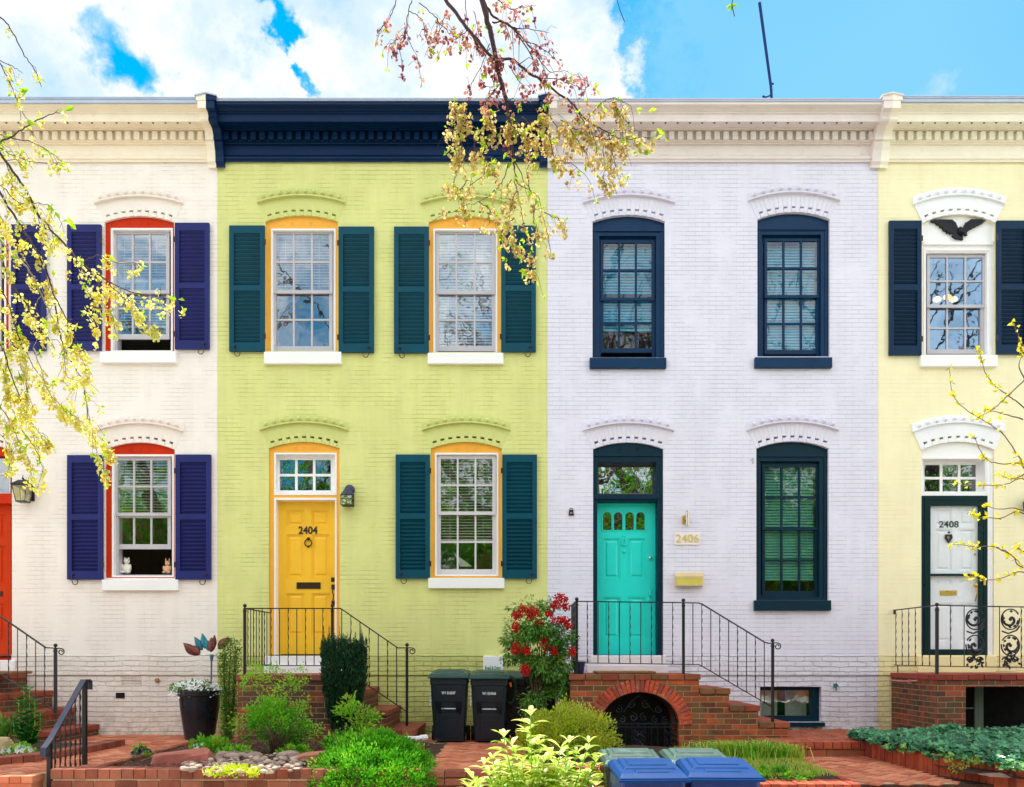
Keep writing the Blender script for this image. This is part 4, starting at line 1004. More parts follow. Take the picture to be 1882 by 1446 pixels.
for s in (-1, 1):
    for k, (dx, dz, r) in enumerate(((.07, .09, .06), (.22, .06, .05), (.36, .05, .05), (.1, .26, .06), (.27, .19, .055), (.46, .05, .035))): spiral(q, (cx+s*dx, zs+dz), r, 1.3, 1.5, s, .0065, yg)
    q.tube([(cx, yg, zc-.05), (cx+s*.1, yg, zs+.3), (cx+s*.2, yg, zs+.16)], .007, 5)
    for k in range(-1, 4): pass
for k in range(13):
    xx = cx-hw+(2*hw)*k/12; q.tube([(xx, yg, -.35), (xx, yg, zs)], .005, 5)
for xc in (cx-.42, cx, cx+.42):
    for r in range(5):
        zz = zs-.12-r*.11
        q.tube([(xc-.07, yg-.01, zz+.05), (xc+.07, yg-.01, zz-.05)], .005, 5); q.tube([(xc+.07, yg-.01, zz+.05), (xc-.07, yg-.01, zz-.05)], .005, 5)
        for s in (-1, 1): spiral(q, (xc+s*.05, zz), .028, 1, 0, s, .005, yg-.01)
        for s in range(6): q.leaf(Vector((xc, yg-.012, zz)), rv()+Vector((0, -.2, 0)), Vector((0, -1, 0)), .04, .02)
q.build('iron_gate', mat('glossy black iron', (34, 36, 52), .25, .2), S3, label='black wrought iron gate filling the stoop arch')
# yellow house stoop
PY = YF-.04
T = thing('brick_stoop', 'red brick porch with a dark cellar opening under the white door', 'stoop', (X(1722), PY, -.1))
xa, xb, xc_ = X(1722, PY), X(1775, PY), X(2100, PY); zt = z(1239, PY)
hood_y = z(1262, PY)
q = MB(); q.shape([(xa, -.5), (xa, zt-.076), (xc_, zt-.076), (xc_, -.5), (xc_-.4, -.5), (xc_-.4, hood_y), (xb, hood_y), (xb, -.5)], [], PY, PY+.32); q.box(xa, xa+.35, PY+.321, -.003, -.5, zt-.077)
q.build('brick_mass', red_b, T)
q = MB(); coping(q, xa, xc_, PY, -.003, zt); q.build('tread', mat('dark red cap brick', (120, 40, 32), .8, .25, vs=7, bump=.6, cols=[(156, 62, 46), (136, 50, 40)]), T, bevel=.006)
q = MB(); q.box(xa+.36, xc_-.41, -.05, -.004, -.9, zt-.08); q.box(xb+.12, xb+.25, PY+.5, PY+.54, -.9, hood_y); q.build('cellar_shade', mat('black cellar', (16, 16, 16), .9), T)  # black sheets put the shade of the cellar opening into colour
q = MB(); q.box(X(1790, -.8), X(1806, -.8), -.82, -.78, -.9, PZ(1255, -.8)); q.box(X(1770, -.8), X(1790, -.8), -.81, -.79, PZ(1300, -.8)-.02, PZ(1300, -.8)); q.box(X(1770, -.8), X(1790, -.8), -.81, -.79, PZ(1342, -.8)-.02, PZ(1342, -.8))
q.build('cellar_door_or_shade', mat('grey green door', (104, 120, 104), .6), T)
q = MB(); yy = -.9
q.tube([(xa-.02, -.02, PZ(1250)), (xa-.05, -.5, PZ(1250)+.0), (xa-.05, yy, z(1251, yy))], .014, 7); q.lathe((xa-.06, -.7, PZ(1250)+.0), [(.035, -.006), (.035, .006)], 8, 'y')
q.build('water_pipe', mat('pink grey pipe', (190, 120, 120), .5), T)
# cream house stoop
xs = [X(48, 0), X(96, 0), X(137, 0), X(181, 0)]
stoop('red brick stoop with steps down to the right by the orange red door', X(-220), xs[0], [(xs[1], PZ(1268)), (xs[2], PZ(1299)), (xs[3], PZ(1330))], z(1240), -.04, mtl=red_b, capm=mossy)

# ---------------------------------------------------------------- railings
def twist(mb, a, b, r=.0065, tw=False):
    a, b = Vector(a), Vector(b)
    if not tw: mb.tube([a, b], r, 4, cap=False); return
    n = int((b-a).length/.02); pts = [a.lerp(b, i/n)+Vector((math.sin(i*1.1), math.cos(i*1.1), 0))*.0022 for i in range(n+1)]
    mb.tube(pts, [r*(1.0+.28*math.sin(i*1.1)) for i in range(n+1)], 5, cap=False)
def scroll_end(mb, p, r=.045, sg=1):
    pts = [p+Vector((sg*t*.05, 0, .012)) for t in (-.3, .3)]
    c = p+Vector((sg*.045, 0, -r+.01))
    for i in range(26):
        a = math.pi/2-i/25*2*math.pi*1.25; rr = r*(1-i/25*.62)
        pts.append(c+Vector((sg*math.cos(a)*rr, 0, math.sin(a)*rr)))
    mb.tube(pts, .008, 6)
def post(T, x, y, z0, z1, r=.017, ballr=.026, cap=True):
    q = MB(); q.box(x-r, x+r, y-r, y+r, z0, z1); q.box(x-r*1.3, x+r*1.3, y-r*1.3, y+r*1.3, z1-.045, z1-.03)
    if cap: q.lathe((x, y, z1), [(.012, 0), (.008, .012), (.012, .02)], 8); q.ball((x, y, z1+.036), ballr, 10, 7)
    q.build('post', iron_m, T)
def railing(name, label, posts, top, bot, bal, yr, scroll=None, side=None):
    """posts [(px, ztop_py, zbot_py)], rails as pixel polylines at depth yr, balusters as px list"""
    T = thing(name, label, 'railing', (PX(posts[0][0], yr), yr, PZ(posts[0][2], yr)))
    for a, b, c in posts: post(T, PX(a, yr), yr, PZ(c, yr), PZ(b, yr))
    q = MB(); pts = [P(a, b, yr) for a, b in top]
    for a, b in zip(pts, pts[1:]):
        d = (b-a).normalized(); n = Vector((-d.z, 0, d.x)); q.obox((a+b)/2, d*((b-a).length/2+.004), Vector((0, .018, 0)), n*.007)
    if scroll: scroll_end(q, P(*scroll, yr))
    q.build('handrail', iron_m, T)
    q = MB(); pts = [P(a, b, yr) for a, b in bot]
    for a, b in zip(pts, pts[1:]):
        d = (b-a).normalized(); n = Vector((-d.z, 0, d.x)); q.obox((a+b)/2, d*((b-a).length/2+.002), Vector((0, .012, 0)), n*.006)
    q.build('bottom_rail', iron_m, T)
    def at(L, px):
        for (a, b), (c, d) in zip(L, L[1:]):
            if a <= px <= c: return b+(d-b)*(px-a)/max(1e-6, c-a)
        return L[-1][1] if px > L[-1][0] else L[0][1]
    for i, px in enumerate(bal):
        q = MB(); twist(q, P(px, at(bot, px), yr), P(px, at(top, px), yr), tw=i % 2 == 0); q.build('baluster', iron_m, T)
    if side:   # return to the wall from the first post
        px, n, y1, pt, pb = side
        x = PX(px, yr); q = MB(); zt_, zb_ = PZ(pt, yr), PZ(pb, yr)
        q.box(x-.018, x+.018, yr, y1, zt_-.007, zt_+.007); q.build('handrail', iron_m, T)
        q = MB(); q.box(x-.012, x+.012, yr, y1, zb_-.006, zb_+.006); q.build('bottom_rail', iron_m, T)
        for i in range(n):
            yy = yr+(y1-yr)*(i+1)/(n+1); q = MB(); twist(q, (x, yy, zb_), (x, yy, zt_), tw=i % 2 == 0); q.build('baluster', iron_m, T)
    return T
YR = -1.24
railing('iron_railing', 'black iron railing on the stoop before the yellow door', [(450, 1118, 1240), (611, 1118, 1240), (748, 1190, 1334)], [(450, 1118), (626, 1118), (731, 1190.5), (748, 1190.5)],
        [(450, 1223), (640, 1223), (664, 1251), (748, 1308)], [466+15.9*i for i in range(9)]+[628+16.8*i for i in range(7)], YR, (751, 1192), side=(450, 8, -.1, 1118, 1223))
railing('iron_railing', 'black iron railing on the arched stoop before the turquoise door', [(1060, 1106, 1238), (1256, 1108, 1239), (1420, 1182, 1326)], [(1060, 1105), (1283, 1108), (1290, 1110), (1405, 1180), (1412, 1182), (1420, 1182)],
        [(1060, 1218), (1283, 1221), (1290, 1224), (1420, 1300)], [1079.5+19.6*i for i in range(9)]+[1273.5+16.4*i for i in range(9)], YR, (1423, 1183), side=(1060, 7, -.1, 1105, 1218))
railing('iron_railing', 'black iron stair railing at the orange red door of the cream house', [(102, 1191, 1311), (-100, 1118, 1240)], [(-100, 1118), (-20, 1118), (84, 1190), (102, 1191)],
        [(-100, 1223), (-22, 1223), (100, 1306)], [-84+16.6*i for i in range(11)], YR, (106, 1193))
yr4 = PY+.06
T4 = railing('iron_railing', 'black iron porch railing with leafy scroll panels before the white door', [(1722, 1116, 1240), (2090, 1116, 1240)], [(1722, 1112), (1800, 1114), (2090, 1119)],
        [(1722, 1224), (2090, 1230)], [1747, 1772, 1812, 1837, 1877, 1902, 1942, 1967, 1992, 2032, 2057], yr4)
q = MB(); x = PX(1722, yr4)
q.box(x-.016, x+.016, yr4, -.03, PZ(1112, yr4)-.007, PZ(1112, yr4)+.007); q.tube([(x, -.03, PZ(1112, yr4)), (x, -.03, PZ(1112, yr4)-.06)], .014, 6); q.build('handrail', iron_m, T4)
q = MB(); q.box(x-.01, x+.01, yr4, -.03, PZ(1224, yr4)-.006, PZ(1224, yr4)+.006); q.build('bottom_rail', iron_m, T4)
for i in range(6):
    yy = yr4+.2*(i+1); q = MB(); twist(q, (x, yy, PZ(1224, yr4)), (x, yy, PZ(1112, yr4)), tw=True); q.build('baluster', iron_m, T4)
q = MB(); q.tube([(x, -.14, PZ(1224, yr4)), (x, -.14, zt)], .008, 5); q.build('post', iron_m, T4)
def scroll_panel(px0, px1):
    q = MB(); xm = PX((px0+px1)/2, yr4); w = PX(px1, yr4)-PX(px0, yr4); y = yr4
    for k, (zc_, sg) in enumerate(((PZ(1138, yr4), 1), (PZ(1186, yr4), -1))):
        R = w*.44
        q.tube([Vector((xm+sg*R*math.cos(a), y, zc_+R*1.12*math.sin(a))) for a in [i/28*2*math.pi*.94+.5 for i in range(29)]], .009, 6)
        q.tube([Vector((xm+sg*(R*.95-R*.8*i/22)*math.cos(2.6+i/22*5.2), y, zc_+(R*.95-R*.75*i/22)*math.sin(2.6+i/22*5.2))) for i in range(23)], [.010+.008*math.sin(i/22*3.1) for i in range(23)], 6)
        q.ball((xm, y, zc_), .024, 8, 6, (1, .6, 1))
        for i in range(13):
            a = rnd.uniform(0, 6.28); p = Vector((xm+R*.8*math.cos(a), y-.004, zc_+R*.9*math.sin(a)))
            q.leaf(p, Vector((math.cos(a+1.8), 0, math.sin(a+1.8))), Vector((0, -1, 0)), .055, .035)
    q.tube([Vector((xm-w*.4, y, PZ(1160, yr4))), Vector((xm-w*.1, y, PZ(1164, yr4))), Vector((xm+w*.3, y, PZ(1158, yr4))), Vector((xm+w*.45, y, PZ(1150, yr4)))], .011, 6)
    for i in range(34):
        a = rnd.uniform(0, 6.28); r = rnd.random()**.5*w*.42; p = Vector((xm+r*math.cos(a), y-.003, PZ(1214, yr4)+r*.6*math.sin(a)))
        q.leaf(p, Vector((rnd.uniform(-1, 1), 0, rnd.uniform(-1, 1))), Vector((0, -1, 0)), .06, .035)
    for s in (-1, 1):
        spiral(q, (xm+s*w*.22, PZ(1213, yr4)), w*.18, 1.2, 0, s, .008, y)
    return q.build('scroll_panel', iron_m, T4)
for a, b in ((1773, 1811), (1838, 1876), (1903, 1941)): scroll_panel(a, b)
# street handrail
T = thing('iron_handrail', 'sloping black iron handrail in the foreground beside the front steps', 'railing', (PX(155, -3.43), -3.43, ZP))
hA, hB = Q(156, 1408, 9.07), Q(92, 1480, 8.39); hx = (hA.x+hB.x)/2
yA, yB = -3.43, -4.12; zA, zB = .86, .27
for y, z0_, z1_ in ((yA, ZP, zA), (yB, -.8, zB)):
    q = MB(); q.box(hx-.02, hx+.02, y-.02, y+.02, z0_, z1_-.01); q.build('post', iron_m, T)
q = MB()
pl = [Vector((hx, yA+.10, zA-.10)), Vector((hx, yA+.10, zA-.02)), Vector((hx, yA+.06, zA)), Vector((hx, yA-.03, zA)), Vector((hx, yB+.02, zB+.03)), Vector((hx, yB-.10, zB-.05)), Vector((hx, yB-.12, zB-.12)), Vector((hx, yB-.06, zB-.14))]
for a, b in zip(pl, pl[1:]):
    d = (b-a).normalized(); n = d.cross(Vector((1, 0, 0))); q.obox((a+b)/2, Vector((.03, 0, 0)), d*((b-a).length/2+.004), n*.008)
q.build('handrail', mat('worn blue black iron', (44, 48, 70), .3, .25), T)
for i in range(6):
    t = (i+1)/7; y = yA+(yB-yA)*t; zz = zA+(zB-zA)*t; zb_ = ZP+.03 if t < .6 else ZP+.0
    q = MB(); twist(q, (hx, y, zb_-.03), (hx, y, zz), r=.009, tw=True); q.build('baluster', iron_m, T)

# ---------------------------------------------------------------- doormats, bucket
T = thing('doormat', 'brown coir doormat on the arched stoop at the turquoise door', 'doormat', (PX(1150, -.7), -.7, zt))
q = MB(); q.box(PX(1096, -1.0), PX(1205, -1.0), -1.05, -.5, PZ(1239, YF), PZ(1239, YF)+.035); q.build('mat_pile', mat('coir', (150, 110, 70), .95, .2, bump=1, bs=150), T, bevel=.012)
T = thing('doormat', 'tan doormat on the step of the orange red door', 'doormat', (PX(-20, -.7), -.7, zt))
q = MB(); q.box(PX(-90, -1), PX(22, -1.0), -1.0, -.5, PZ(1240, YF), PZ(1240, YF)+.04); q.build('mat_pile', mat('coir', (0, 0, 0)), T, bevel=.012)
T = thing('plant_bucket', 'small navy blue bucket on the arched stoop by the railing post', 'bucket', (PX(1063, -1.05), -1.05, PZ(1239, YF)))
x = PX(1064, -1.05); zz = PZ(1239, YF)
q = MB(); q.lathe((x, -1.05, zz), [(.062, 0), (.085, .15), (.092, .15), (.092, .165), (.08, .165), (.06, .02)], 18); q.build('bucket_body', mat('navy plastic', (14, 30, 84), .35), T, smooth=False)
# ================================================================ wheeled bins
def bin_(label, loc, body_m, lid_m, code=None, w=.52, dp=.60, h=.97, rz=0, group=None, wheels=True, stripes=False):
    T = thing('wheeled_bin', label, 'wheelie bin', loc, group, local=True); T.rotation_euler.z = rz
    hb = h*.89; y0, y1 = -dp/2, dp/2
    def ring(z, k, ky):
        a, f, b = w/2*k, y0*ky, y1*(.94 if z < .3 else 1); r = .045
        pts = []
        for cx_, cy_, s in ((a-r, f+r, 180), (a-r, f+r, 270)): pass
        for (cx_, cy_, st) in ((-a+r, f+r, 180), (a-r, f+r, 270), (a-r, b-r, 0), (-a+r, b-r, 90)):
            for i in range(5):
                an = math.radians(st+i*22.5); pts.append((cx_+r*math.cos(an), cy_+r*math.sin(an), z))
        return pts
    q = MB(); rings = [ring(0.02, .78, .72), ring(.05, .80, .74), ring(hb*.45, .875, .86), ring(hb*.9, .95, .97), ring(hb*.905, .985, 1.0), ring(hb, .99, 1.0)]
    vs = [p for r in rings for p in r]; n = 20
    fs = [(i*n+k, i*n+(k+1) % n, (i+1)*n+(k+1) % n, (i+1)*n+k) for i in range(len(rings)-1) for k in range(n)]+[tuple(range(n))[::-1], tuple((len(rings)-1)*n+k for k in range(n))]
    q.add(vs, fs)
    # front relief: flat shield with recessed pocket for the lifting bar
    def fy(z): return y0*(.74+(z-.05)/(hb*.9-.05)*.23)
    def plate(x, z0, z1, pr, x2=None, pr0=None):
        x2 = x2 or x
        A = [(-x2, fy(z0)-pr, z0), (x2, fy(z0)-pr, z0), (x, fy(z1)-pr, z1), (-x, fy(z1)-pr, z1)]
        B = [(a, fy(c)+.03, c) for a, b, c in A]; q.add(A+B, [(0, 1, 2, 3), (1, 0, 4, 5), (2, 1, 5, 6), (3, 2, 6, 7), (0, 3, 7, 4)])
    k = w/.52
    plate(.185*k, hb*.64, hb*.88, .012); plate(.12*k, .06, hb*.36, .012, .115*k); plate(.15*k, hb*.36, hb*.45, .012, .12*k)
    for s in (-1, 1):
        A0, A1 = .10*k, .165*k
        q.add([(s*A0, fy(hb*.45)-.012, hb*.45), (s*A1, fy(hb*.45)-.012, hb*.45), (s*.185*k, fy(hb*.64)-.012, hb*.64), (s*A0, fy(hb*.64)-.012, hb*.64),
               (s*A0, fy(hb*.45)+.03, hb*.45), (s*A1, fy(hb*.45)+.03, hb*.45), (s*.185*k, fy(hb*.64)+.03, hb*.64), (s*A0, fy(hb*.64)+.03, hb*.64)],
              [(0, 1, 2, 3), (1, 0, 4, 5), (2, 1, 5, 6), (3, 2, 6, 7), (0, 3, 7, 4), (3, 2, 1, 0)])
    q.build('bin_body', body_m, T, bevel=.006)
    q = MB(); q.tube([(-.10*k, fy(hb*.53)-.012, hb*.53), (.10*k, fy(hb*.53)-.012, hb*.53)], .011, 8); q.build('lift_bar', mat('steel bar', (190, 196, 205), .3, metal=.7), T, smooth=True)
    # lid: skirt, sloping top, raised panel
    q = MB(); zb, zf = h, h*.945; a = w/2+.014
    q.add([(-a, y0-.03, zf-.05), (a, y0-.03, zf-.05), (a, y1+.0, zb-.06), (-a, y1+.0, zb-.06), (-a, y0-.035, zf-.022), (a, y0-.035, zf-.022), (a, y1+.01, zb-.03), (-a, y1+.01, zb-.03),
           (-a*.9, y0+.03, zf+.008), (a*.9, y0+.03, zf+.008), (a*.9, y1-.04, zb), (-a*.9, y1-.04, zb)],
          [(3, 2, 1, 0), (0, 1, 5, 4), (1, 2, 6, 5), (2, 3, 7, 6), (3, 0, 4, 7), (4, 5, 9, 8), (5, 6, 10, 9), (6, 7, 11, 10), (7, 4, 8, 11), (8, 9, 10, 11)])
    q.box(-a-.006, a+.006, y0-.046, y0-.03, zf-.052, zf-.03)
    L = q.build('bin_lid', lid_m, T, bevel=.012, seg=3)
    sl = (zb-zf-.008)/(y1-.04-y0-.03)
    def top(y): return zf+.008+(y-y0-.03)*sl
    q = MB()
    def slab(x0, x1, ya, yb, hh, ins=.02):
        V = [(x0, ya, top(ya)-.004), (x1, ya, top(ya)-.004), (x1, yb, top(yb)-.004), (x0, yb, top(yb)-.004)]
        U = [(x0+ins, ya+ins, top(ya)+hh), (x1-ins, ya+ins, top(ya)+hh), (x1-ins, yb-ins, top(yb)+hh), (x0+ins, yb-ins, top(yb)+hh)]
        q.add(V+U, [(0, 1, 5, 4), (1, 2, 6, 5), (2, 3, 7, 6), (3, 0, 4, 7), (4, 5, 6, 7)])
    slab(-a*.78, a*.78, y0+.16, y1-.06, .016); slab(-a*.5, a*.5, y0+.05, y0+.135, .010, .012)
    slab(-a*.60, a*.60, y0+.24, y1-.13, .024, .012)
    q.build('lid_panel', lid_m, T, bevel=.006)
    q = MB(); q.tube([(-w*.36, y1+.02, zb-.05), (-w*.36, y1+.07, zb-.03), (w*.36, y1+.07, zb-.03), (w*.36, y1+.02, zb-.05)], .014, 8); q.build('handle_bar', body_m, T, smooth=True)
    for s in (-1, 1):
        q = MB(); q.lathe((s*(w*.41+.03)-.025, y1-.07, .10), [(.0, 0), (.10, 0), (.10, .05), (.0, .05)], 20, 'x'); q.build('wheel', mat('black rubber', (20, 20, 22), .7), T, bevel=.006)
    if code: text('serial_number', code, .052, mat('white print', (225, 228, 230), .5), T, (0, fy(hb*.765)-.0145, hb*.775), sx=.72, depth=.0006, bold=.001).rotation_euler = (0, 0, 0)
    if stripes:
        q = MB()
        for k_ in range(5):
            zz = hb*(.82-.055*k_); x = -w/2*(.95+(.0))-.0; hh = .012 if k_ < 3 else .022
            q.obox((-w/2*.968, y0*.74, zz), Vector((.006, 0, 0)), Vector((0, .05, .0)), Vector((0, .0, hh*.7)))
        q.build('reflective_label', mat('white print', (0, 0, 0)), T)
    return T
bin_dark = mat('charcoal blue bin plastic', (8, 26, 42), .42, .15, dirt=(40, 60, 70), dirt_amt=.2)
lid_green = mat('dark green bin lid', (14, 66, 66), .4, .12, dirt=(70, 110, 110), dirt_amt=.25)
bin_blue = mat('blue bin plastic', (12, 40, 110), .35, .12)
lid_blue = mat('bright blue bin lid', (0, 56, 116), .5, .12, spec=.12, dirt=(20, 70, 140), dirt_amt=.25)
lid_grey = mat('faded grey green lid', (30, 68, 62), .5, .12, dirt=(110, 150, 140), dirt_amt=.3)
GB = 'wheeled bins against the lime wall'
bin_('dark wheeled bin with green lid numbered W1 016547, left of the pair', (PX(824, -1.25), -.95, ZP), bin_dark, lid_green, 'W1 016547', w=.505, dp=.56, h=.965, group=GB, stripes=True)
bin_('dark wheeled bin with green lid numbered W1 024366, in front of the white utility box', (PX(899, -1.25), -.97, ZP), bin_dark, lid_green, 'W1 024366', w=.505, dp=.56, h=.955, group=GB, stripes=True)
bin_('dark wheeled bin mostly hidden behind the garden hose and the berry bush', (PX(950, -.6)+.02, -.45, ZP), bin_dark, lid_green, None, w=.50, dp=.55, h=.93, group=GB)
bin_('blue lidded recycling bin half hidden behind the red berry bush', (PX(975, -.5)+.13, -.55, ZP), bin_dark, lid_blue, None, w=.46, dp=.5, h=.97)
GS = 'recycling bins at the pavement'
sb = dict(w=.50, dp=.60, h=.93)
bin_('bright blue recycling bin, left one of the two at the bottom edge', (PX(1196, -6.05), -5.85, -.65), bin_blue, lid_blue, None, **sb, group=GS, rz=.03)
bin_('bright blue recycling bin, right one of the two at the bottom edge', (PX(1330, -6.0), -5.80, -.65), bin_blue, lid_blue, None, w=.54, dp=.62, h=.93, group=GS, rz=-.05)
bin_('grey green lidded bin behind the left blue recycling bin', (PX(1165, -5.2), -4.98, -.65), bin_dark, lid_grey, None, w=.50, dp=.56, h=.92, group=GS)
bin_('grey green lidded bin behind the right blue recycling bin', (PX(1288, -5.2), -4.98, -.65), bin_dark, lid_grey, None, w=.53, dp=.56, h=.92, group=GS)
T = thing('garden_hose', 'coiled dark garden hose with orange nozzle hanging beside the dark bins', 'hose', (PX(938, -.9), -.9, ZP))
q = MB(); c = P(937, 1262, -1.0)
for k in range(3): q.tube([c+Vector((math.cos(a)*(.075+.012*k), .03*k, math.sin(a)*(.17+.01*k)-.05)) for a in [i/24*2*math.pi for i in range(25)]], .013, 6)
q.build('hose_coil', mat('dark green hose', (18, 60, 54), .4), T, smooth=True)
q = MB(); q.tube([P(937, 1254, -1.06), P(939, 1262, -1.06)], .022, 8, r2=.014); q.build('hose_nozzle', mat('orange plastic', (255, 120, 20), .4), T)
T = thing('drain_pipe', 'short white pipe end lying on the ground left of the wheeled bins', 'pipe', P(770, 1356, -1.35))
q = MB(); q.tube([G(742, 1362, .0)+Vector((0, 0, .04)), G(764, 1364, 0)+Vector((0, 0, .05)), G(782, 1362, 0)+Vector((0, 0, .05))], .032, 10); q.tube([G(774, 1363, 0)+Vector((0, 0, .05)), G(783, 1362, 0)+Vector((0, 0, .05))], .04, 10); q.build('pipe', white_p, T, smooth=False)
# ================================================================ plants, stones, trees
def leafm(name, cols, tr=.35, rough=.45): return mat(name, cols[0], rough, .12, vs=6, cols=cols[1:], transl=tr)
M_rose = leafm('fresh green leaf', [(50, 132, 14), (92, 176, 26), (146, 210, 50), (190, 184, 70)])
M_mound = leafm('bright cypress leaf', [(26, 112, 8), (66, 164, 12), (116, 200, 26), (164, 220, 60)], .3)
M_yew = leafm('dark yew needle', [(6, 40, 22), (14, 62, 32), (24, 84, 44), (60, 120, 70)], .15)
M_jun = leafm('olive juniper leaf', [(112, 146, 18), (170, 190, 40), (214, 218, 74), (140, 168, 38)], .3)
M_col = leafm('boxwood leaf', [(44, 100, 24), (88, 142, 44), (130, 176, 60), (74, 124, 44)], .25)
M_nan = leafm('nandina leaf', [(30, 96, 28), (66, 134, 44), (124, 178, 76), (170, 150, 60)], .3)
M_berry = mat('red berry', (190, 4, 12), .4, .2, vs=20, spec=.25, cols=[(214, 20, 26), (150, 0, 10)])
M_pale = leafm('pale variegated leaf', [(140, 186, 30), (206, 224, 90), (240, 244, 160), (176, 210, 60)], .45, .35)
M_ivy = leafm('ivy leaf', [(8, 70, 36), (28, 112, 66), (84, 158, 106), (140, 176, 60)], .12, .3)
M_ivy2 = leafm('low yellow green leaf', [(120, 140, 30), (170, 180, 60), (90, 110, 40)], .3)
M_grass = leafm('grass blade', [(80, 170, 24), (150, 206, 50), (214, 222, 100), (196, 176, 90)], .35)
M_lime = leafm('lime sedum', [(170, 200, 20), (215, 230, 40), (236, 240, 80)], .3)
M_wht = leafm('white petal', [(250, 250, 250), (236, 240, 236)], .2)
M_pur = leafm('purple petal', [(90, 20, 130), (130, 30, 160), (70, 20, 110)], .2)
M_twig = mat('brown twig', (84, 52, 44), .8, .3)
M_pink = leafm('pink flower', [(220, 110, 130), (240, 160, 170)], .2)
def stem_bunch(base, n, spread, h, r=.006, lean=.0, m=M_twig, parent=None, name='stem', r2=None):
    q = MB()
    for i in range(n):
        a = rnd.uniform(0, 6.28); s = rnd.random()**.5
        p = base+Vector((math.cos(a)*.04, math.sin(a)*.04, 0)); t = base+Vector((math.cos(a)*spread*s+lean, math.sin(a)*spread*s, h*rnd.uniform(.7, 1)))
        mid = p.lerp(t, .5)+Vector((-math.cos(a)*spread*.15, -math.sin(a)*spread*.15, h*.08)); q.tube([p, mid, t], r, 5, r2=r*.4)
    return q.build(name, m, parent, smooth=True)
def crown(c, R, n, size, asp=.5, clumps=40, cr=.35, up=.3, fn=None, shell=.5, q=None, flat=0, droop=0, t0=0, t1=1):
    """leaves gathered in clumps through an ellipsoid, so gaps open between them"""
    q = q or MB(); c = Vector(c); cl = []
    for i in range(clumps):
        v = runit(); v *= shell+(1-shell)*rnd.random()
        if fn: v = fn(v)
        cl.append((Vector((v.x*R[0], v.y*R[1], v.z*R[2])), v, rnd.random()))
    cR = min(R)*cr
    for i in range(n):
        o, v, t = cl[rnd.randrange(clumps)]
        d = runit(); p = c+o+d*cR*rnd.random()**.6
        out = (v*.8+d*.6+Vector((0, 0, up))+rv(.5)); 
        if droop: out.z -= droop
        nm = (Vector((0, 0, 1))*.7+d*.5+rv(.6))
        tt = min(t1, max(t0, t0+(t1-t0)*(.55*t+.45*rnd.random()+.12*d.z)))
        q.leaf(p, out, nm, size*rnd.uniform(.7, 1.25), size*asp*rnd.uniform(.8, 1.2), tt)
    return q
def plant(name, label, cat, base, group=None): return thing(name, label, cat, base, group)

# --- rose bush in the rock bed
b = G(508, 1392, -.02); b.z = -.03
T = plant('rose_bush', 'bright green rose bush with tall loose shoots below the yellow door', 'bush', b)
stem_bunch(b, 26, .3, .45, .008, parent=T)
q = MB(); c0 = Q(508, 1330, 9.8)
crown(c0, (.40, .34, .26), 3000, .042, .62, 60, .42, q=q, t1=.75)
for (px, py, d) in ((478, 1250, 9.9), (495, 1290, 9.8), (540, 1262, 9.9), (520, 1275, 9.8), (560, 1300, 9.8), (470, 1235, 9.9), (505, 1240, 10), (548, 1240, 9.9), (455, 1250, 9.9), (440, 1330, 9.8), (578, 1340, 9.7)):
    crown(Q(px, py, d), (.11, .1, .11), 110, .034, .6, 6, .8, q=q, t0=.3, t1=1)
q.build('foliage', M_rose, T)
q = MB()
for (px, py) in ((470, 1236), (505, 1240), (548, 1240), (440, 1250), (530, 1250), (575, 1300)): q.tube([b+Vector((0, 0, .2)), Q((508+px)/2, (1340+py)/2, 9.85)+rv(.03), Q(px, py, 9.9)], .006, 5, r2=.002)
q.build('long_shoot', M_twig, T)
b = G(650, 1380, -.03)
T = plant('rose_bush', 'small reddish tipped rose bush at the foot of the dark yew', 'bush', b)
stem_bunch(b, 10, .25, .35, .006, parent=T)
q = crown(Q(655, 1322, 10.4), (.28, .2, .2), 700, .05, .6, 24, .5, t0=.2); crown(Q(640, 1290, 10.4), (.1, .1, .1), 60, .05, .6, 4, .7, q=q, t0=.7, t1=1); q.build('foliage', M_rose, T)
# --- mound
b = Vector((PX(690, -3.7), -3.7, -.05))
T = plant('dwarf_cypress', 'rounded bright green dwarf cypress mound at the front of the rock bed', 'shrub', b)
stem_bunch(b, 8, .2, .25, .02, parent=T)
fn = lambda v: Vector((v.x, v.y, abs(v.z)))
q = MB(); c = Vector((PX(690, -3.6), -3.65, -.10)); crown(Vector((PX(690, -3.9), -4.12, -.06)), (.60, .26, .30), 3600, .036, .55, 110, .35, up=.6, q=q)
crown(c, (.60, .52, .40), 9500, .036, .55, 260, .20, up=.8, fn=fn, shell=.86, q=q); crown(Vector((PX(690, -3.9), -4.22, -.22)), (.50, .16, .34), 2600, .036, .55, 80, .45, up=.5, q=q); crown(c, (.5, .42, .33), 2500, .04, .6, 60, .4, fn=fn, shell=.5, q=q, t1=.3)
crown(Vector((PX(640, -3.9), -4.1, -.16)), (.36, .22, .2), 1800, .036, .55, 60, .3, up=.7, fn=fn, q=q)
crown(Vector((PX(745, -3.9), -4.1, -.16)), (.34, .24, .24), 1800, .036, .55, 60, .3, up=.7, fn=fn, q=q)
q.build('foliage', M_mound, T)
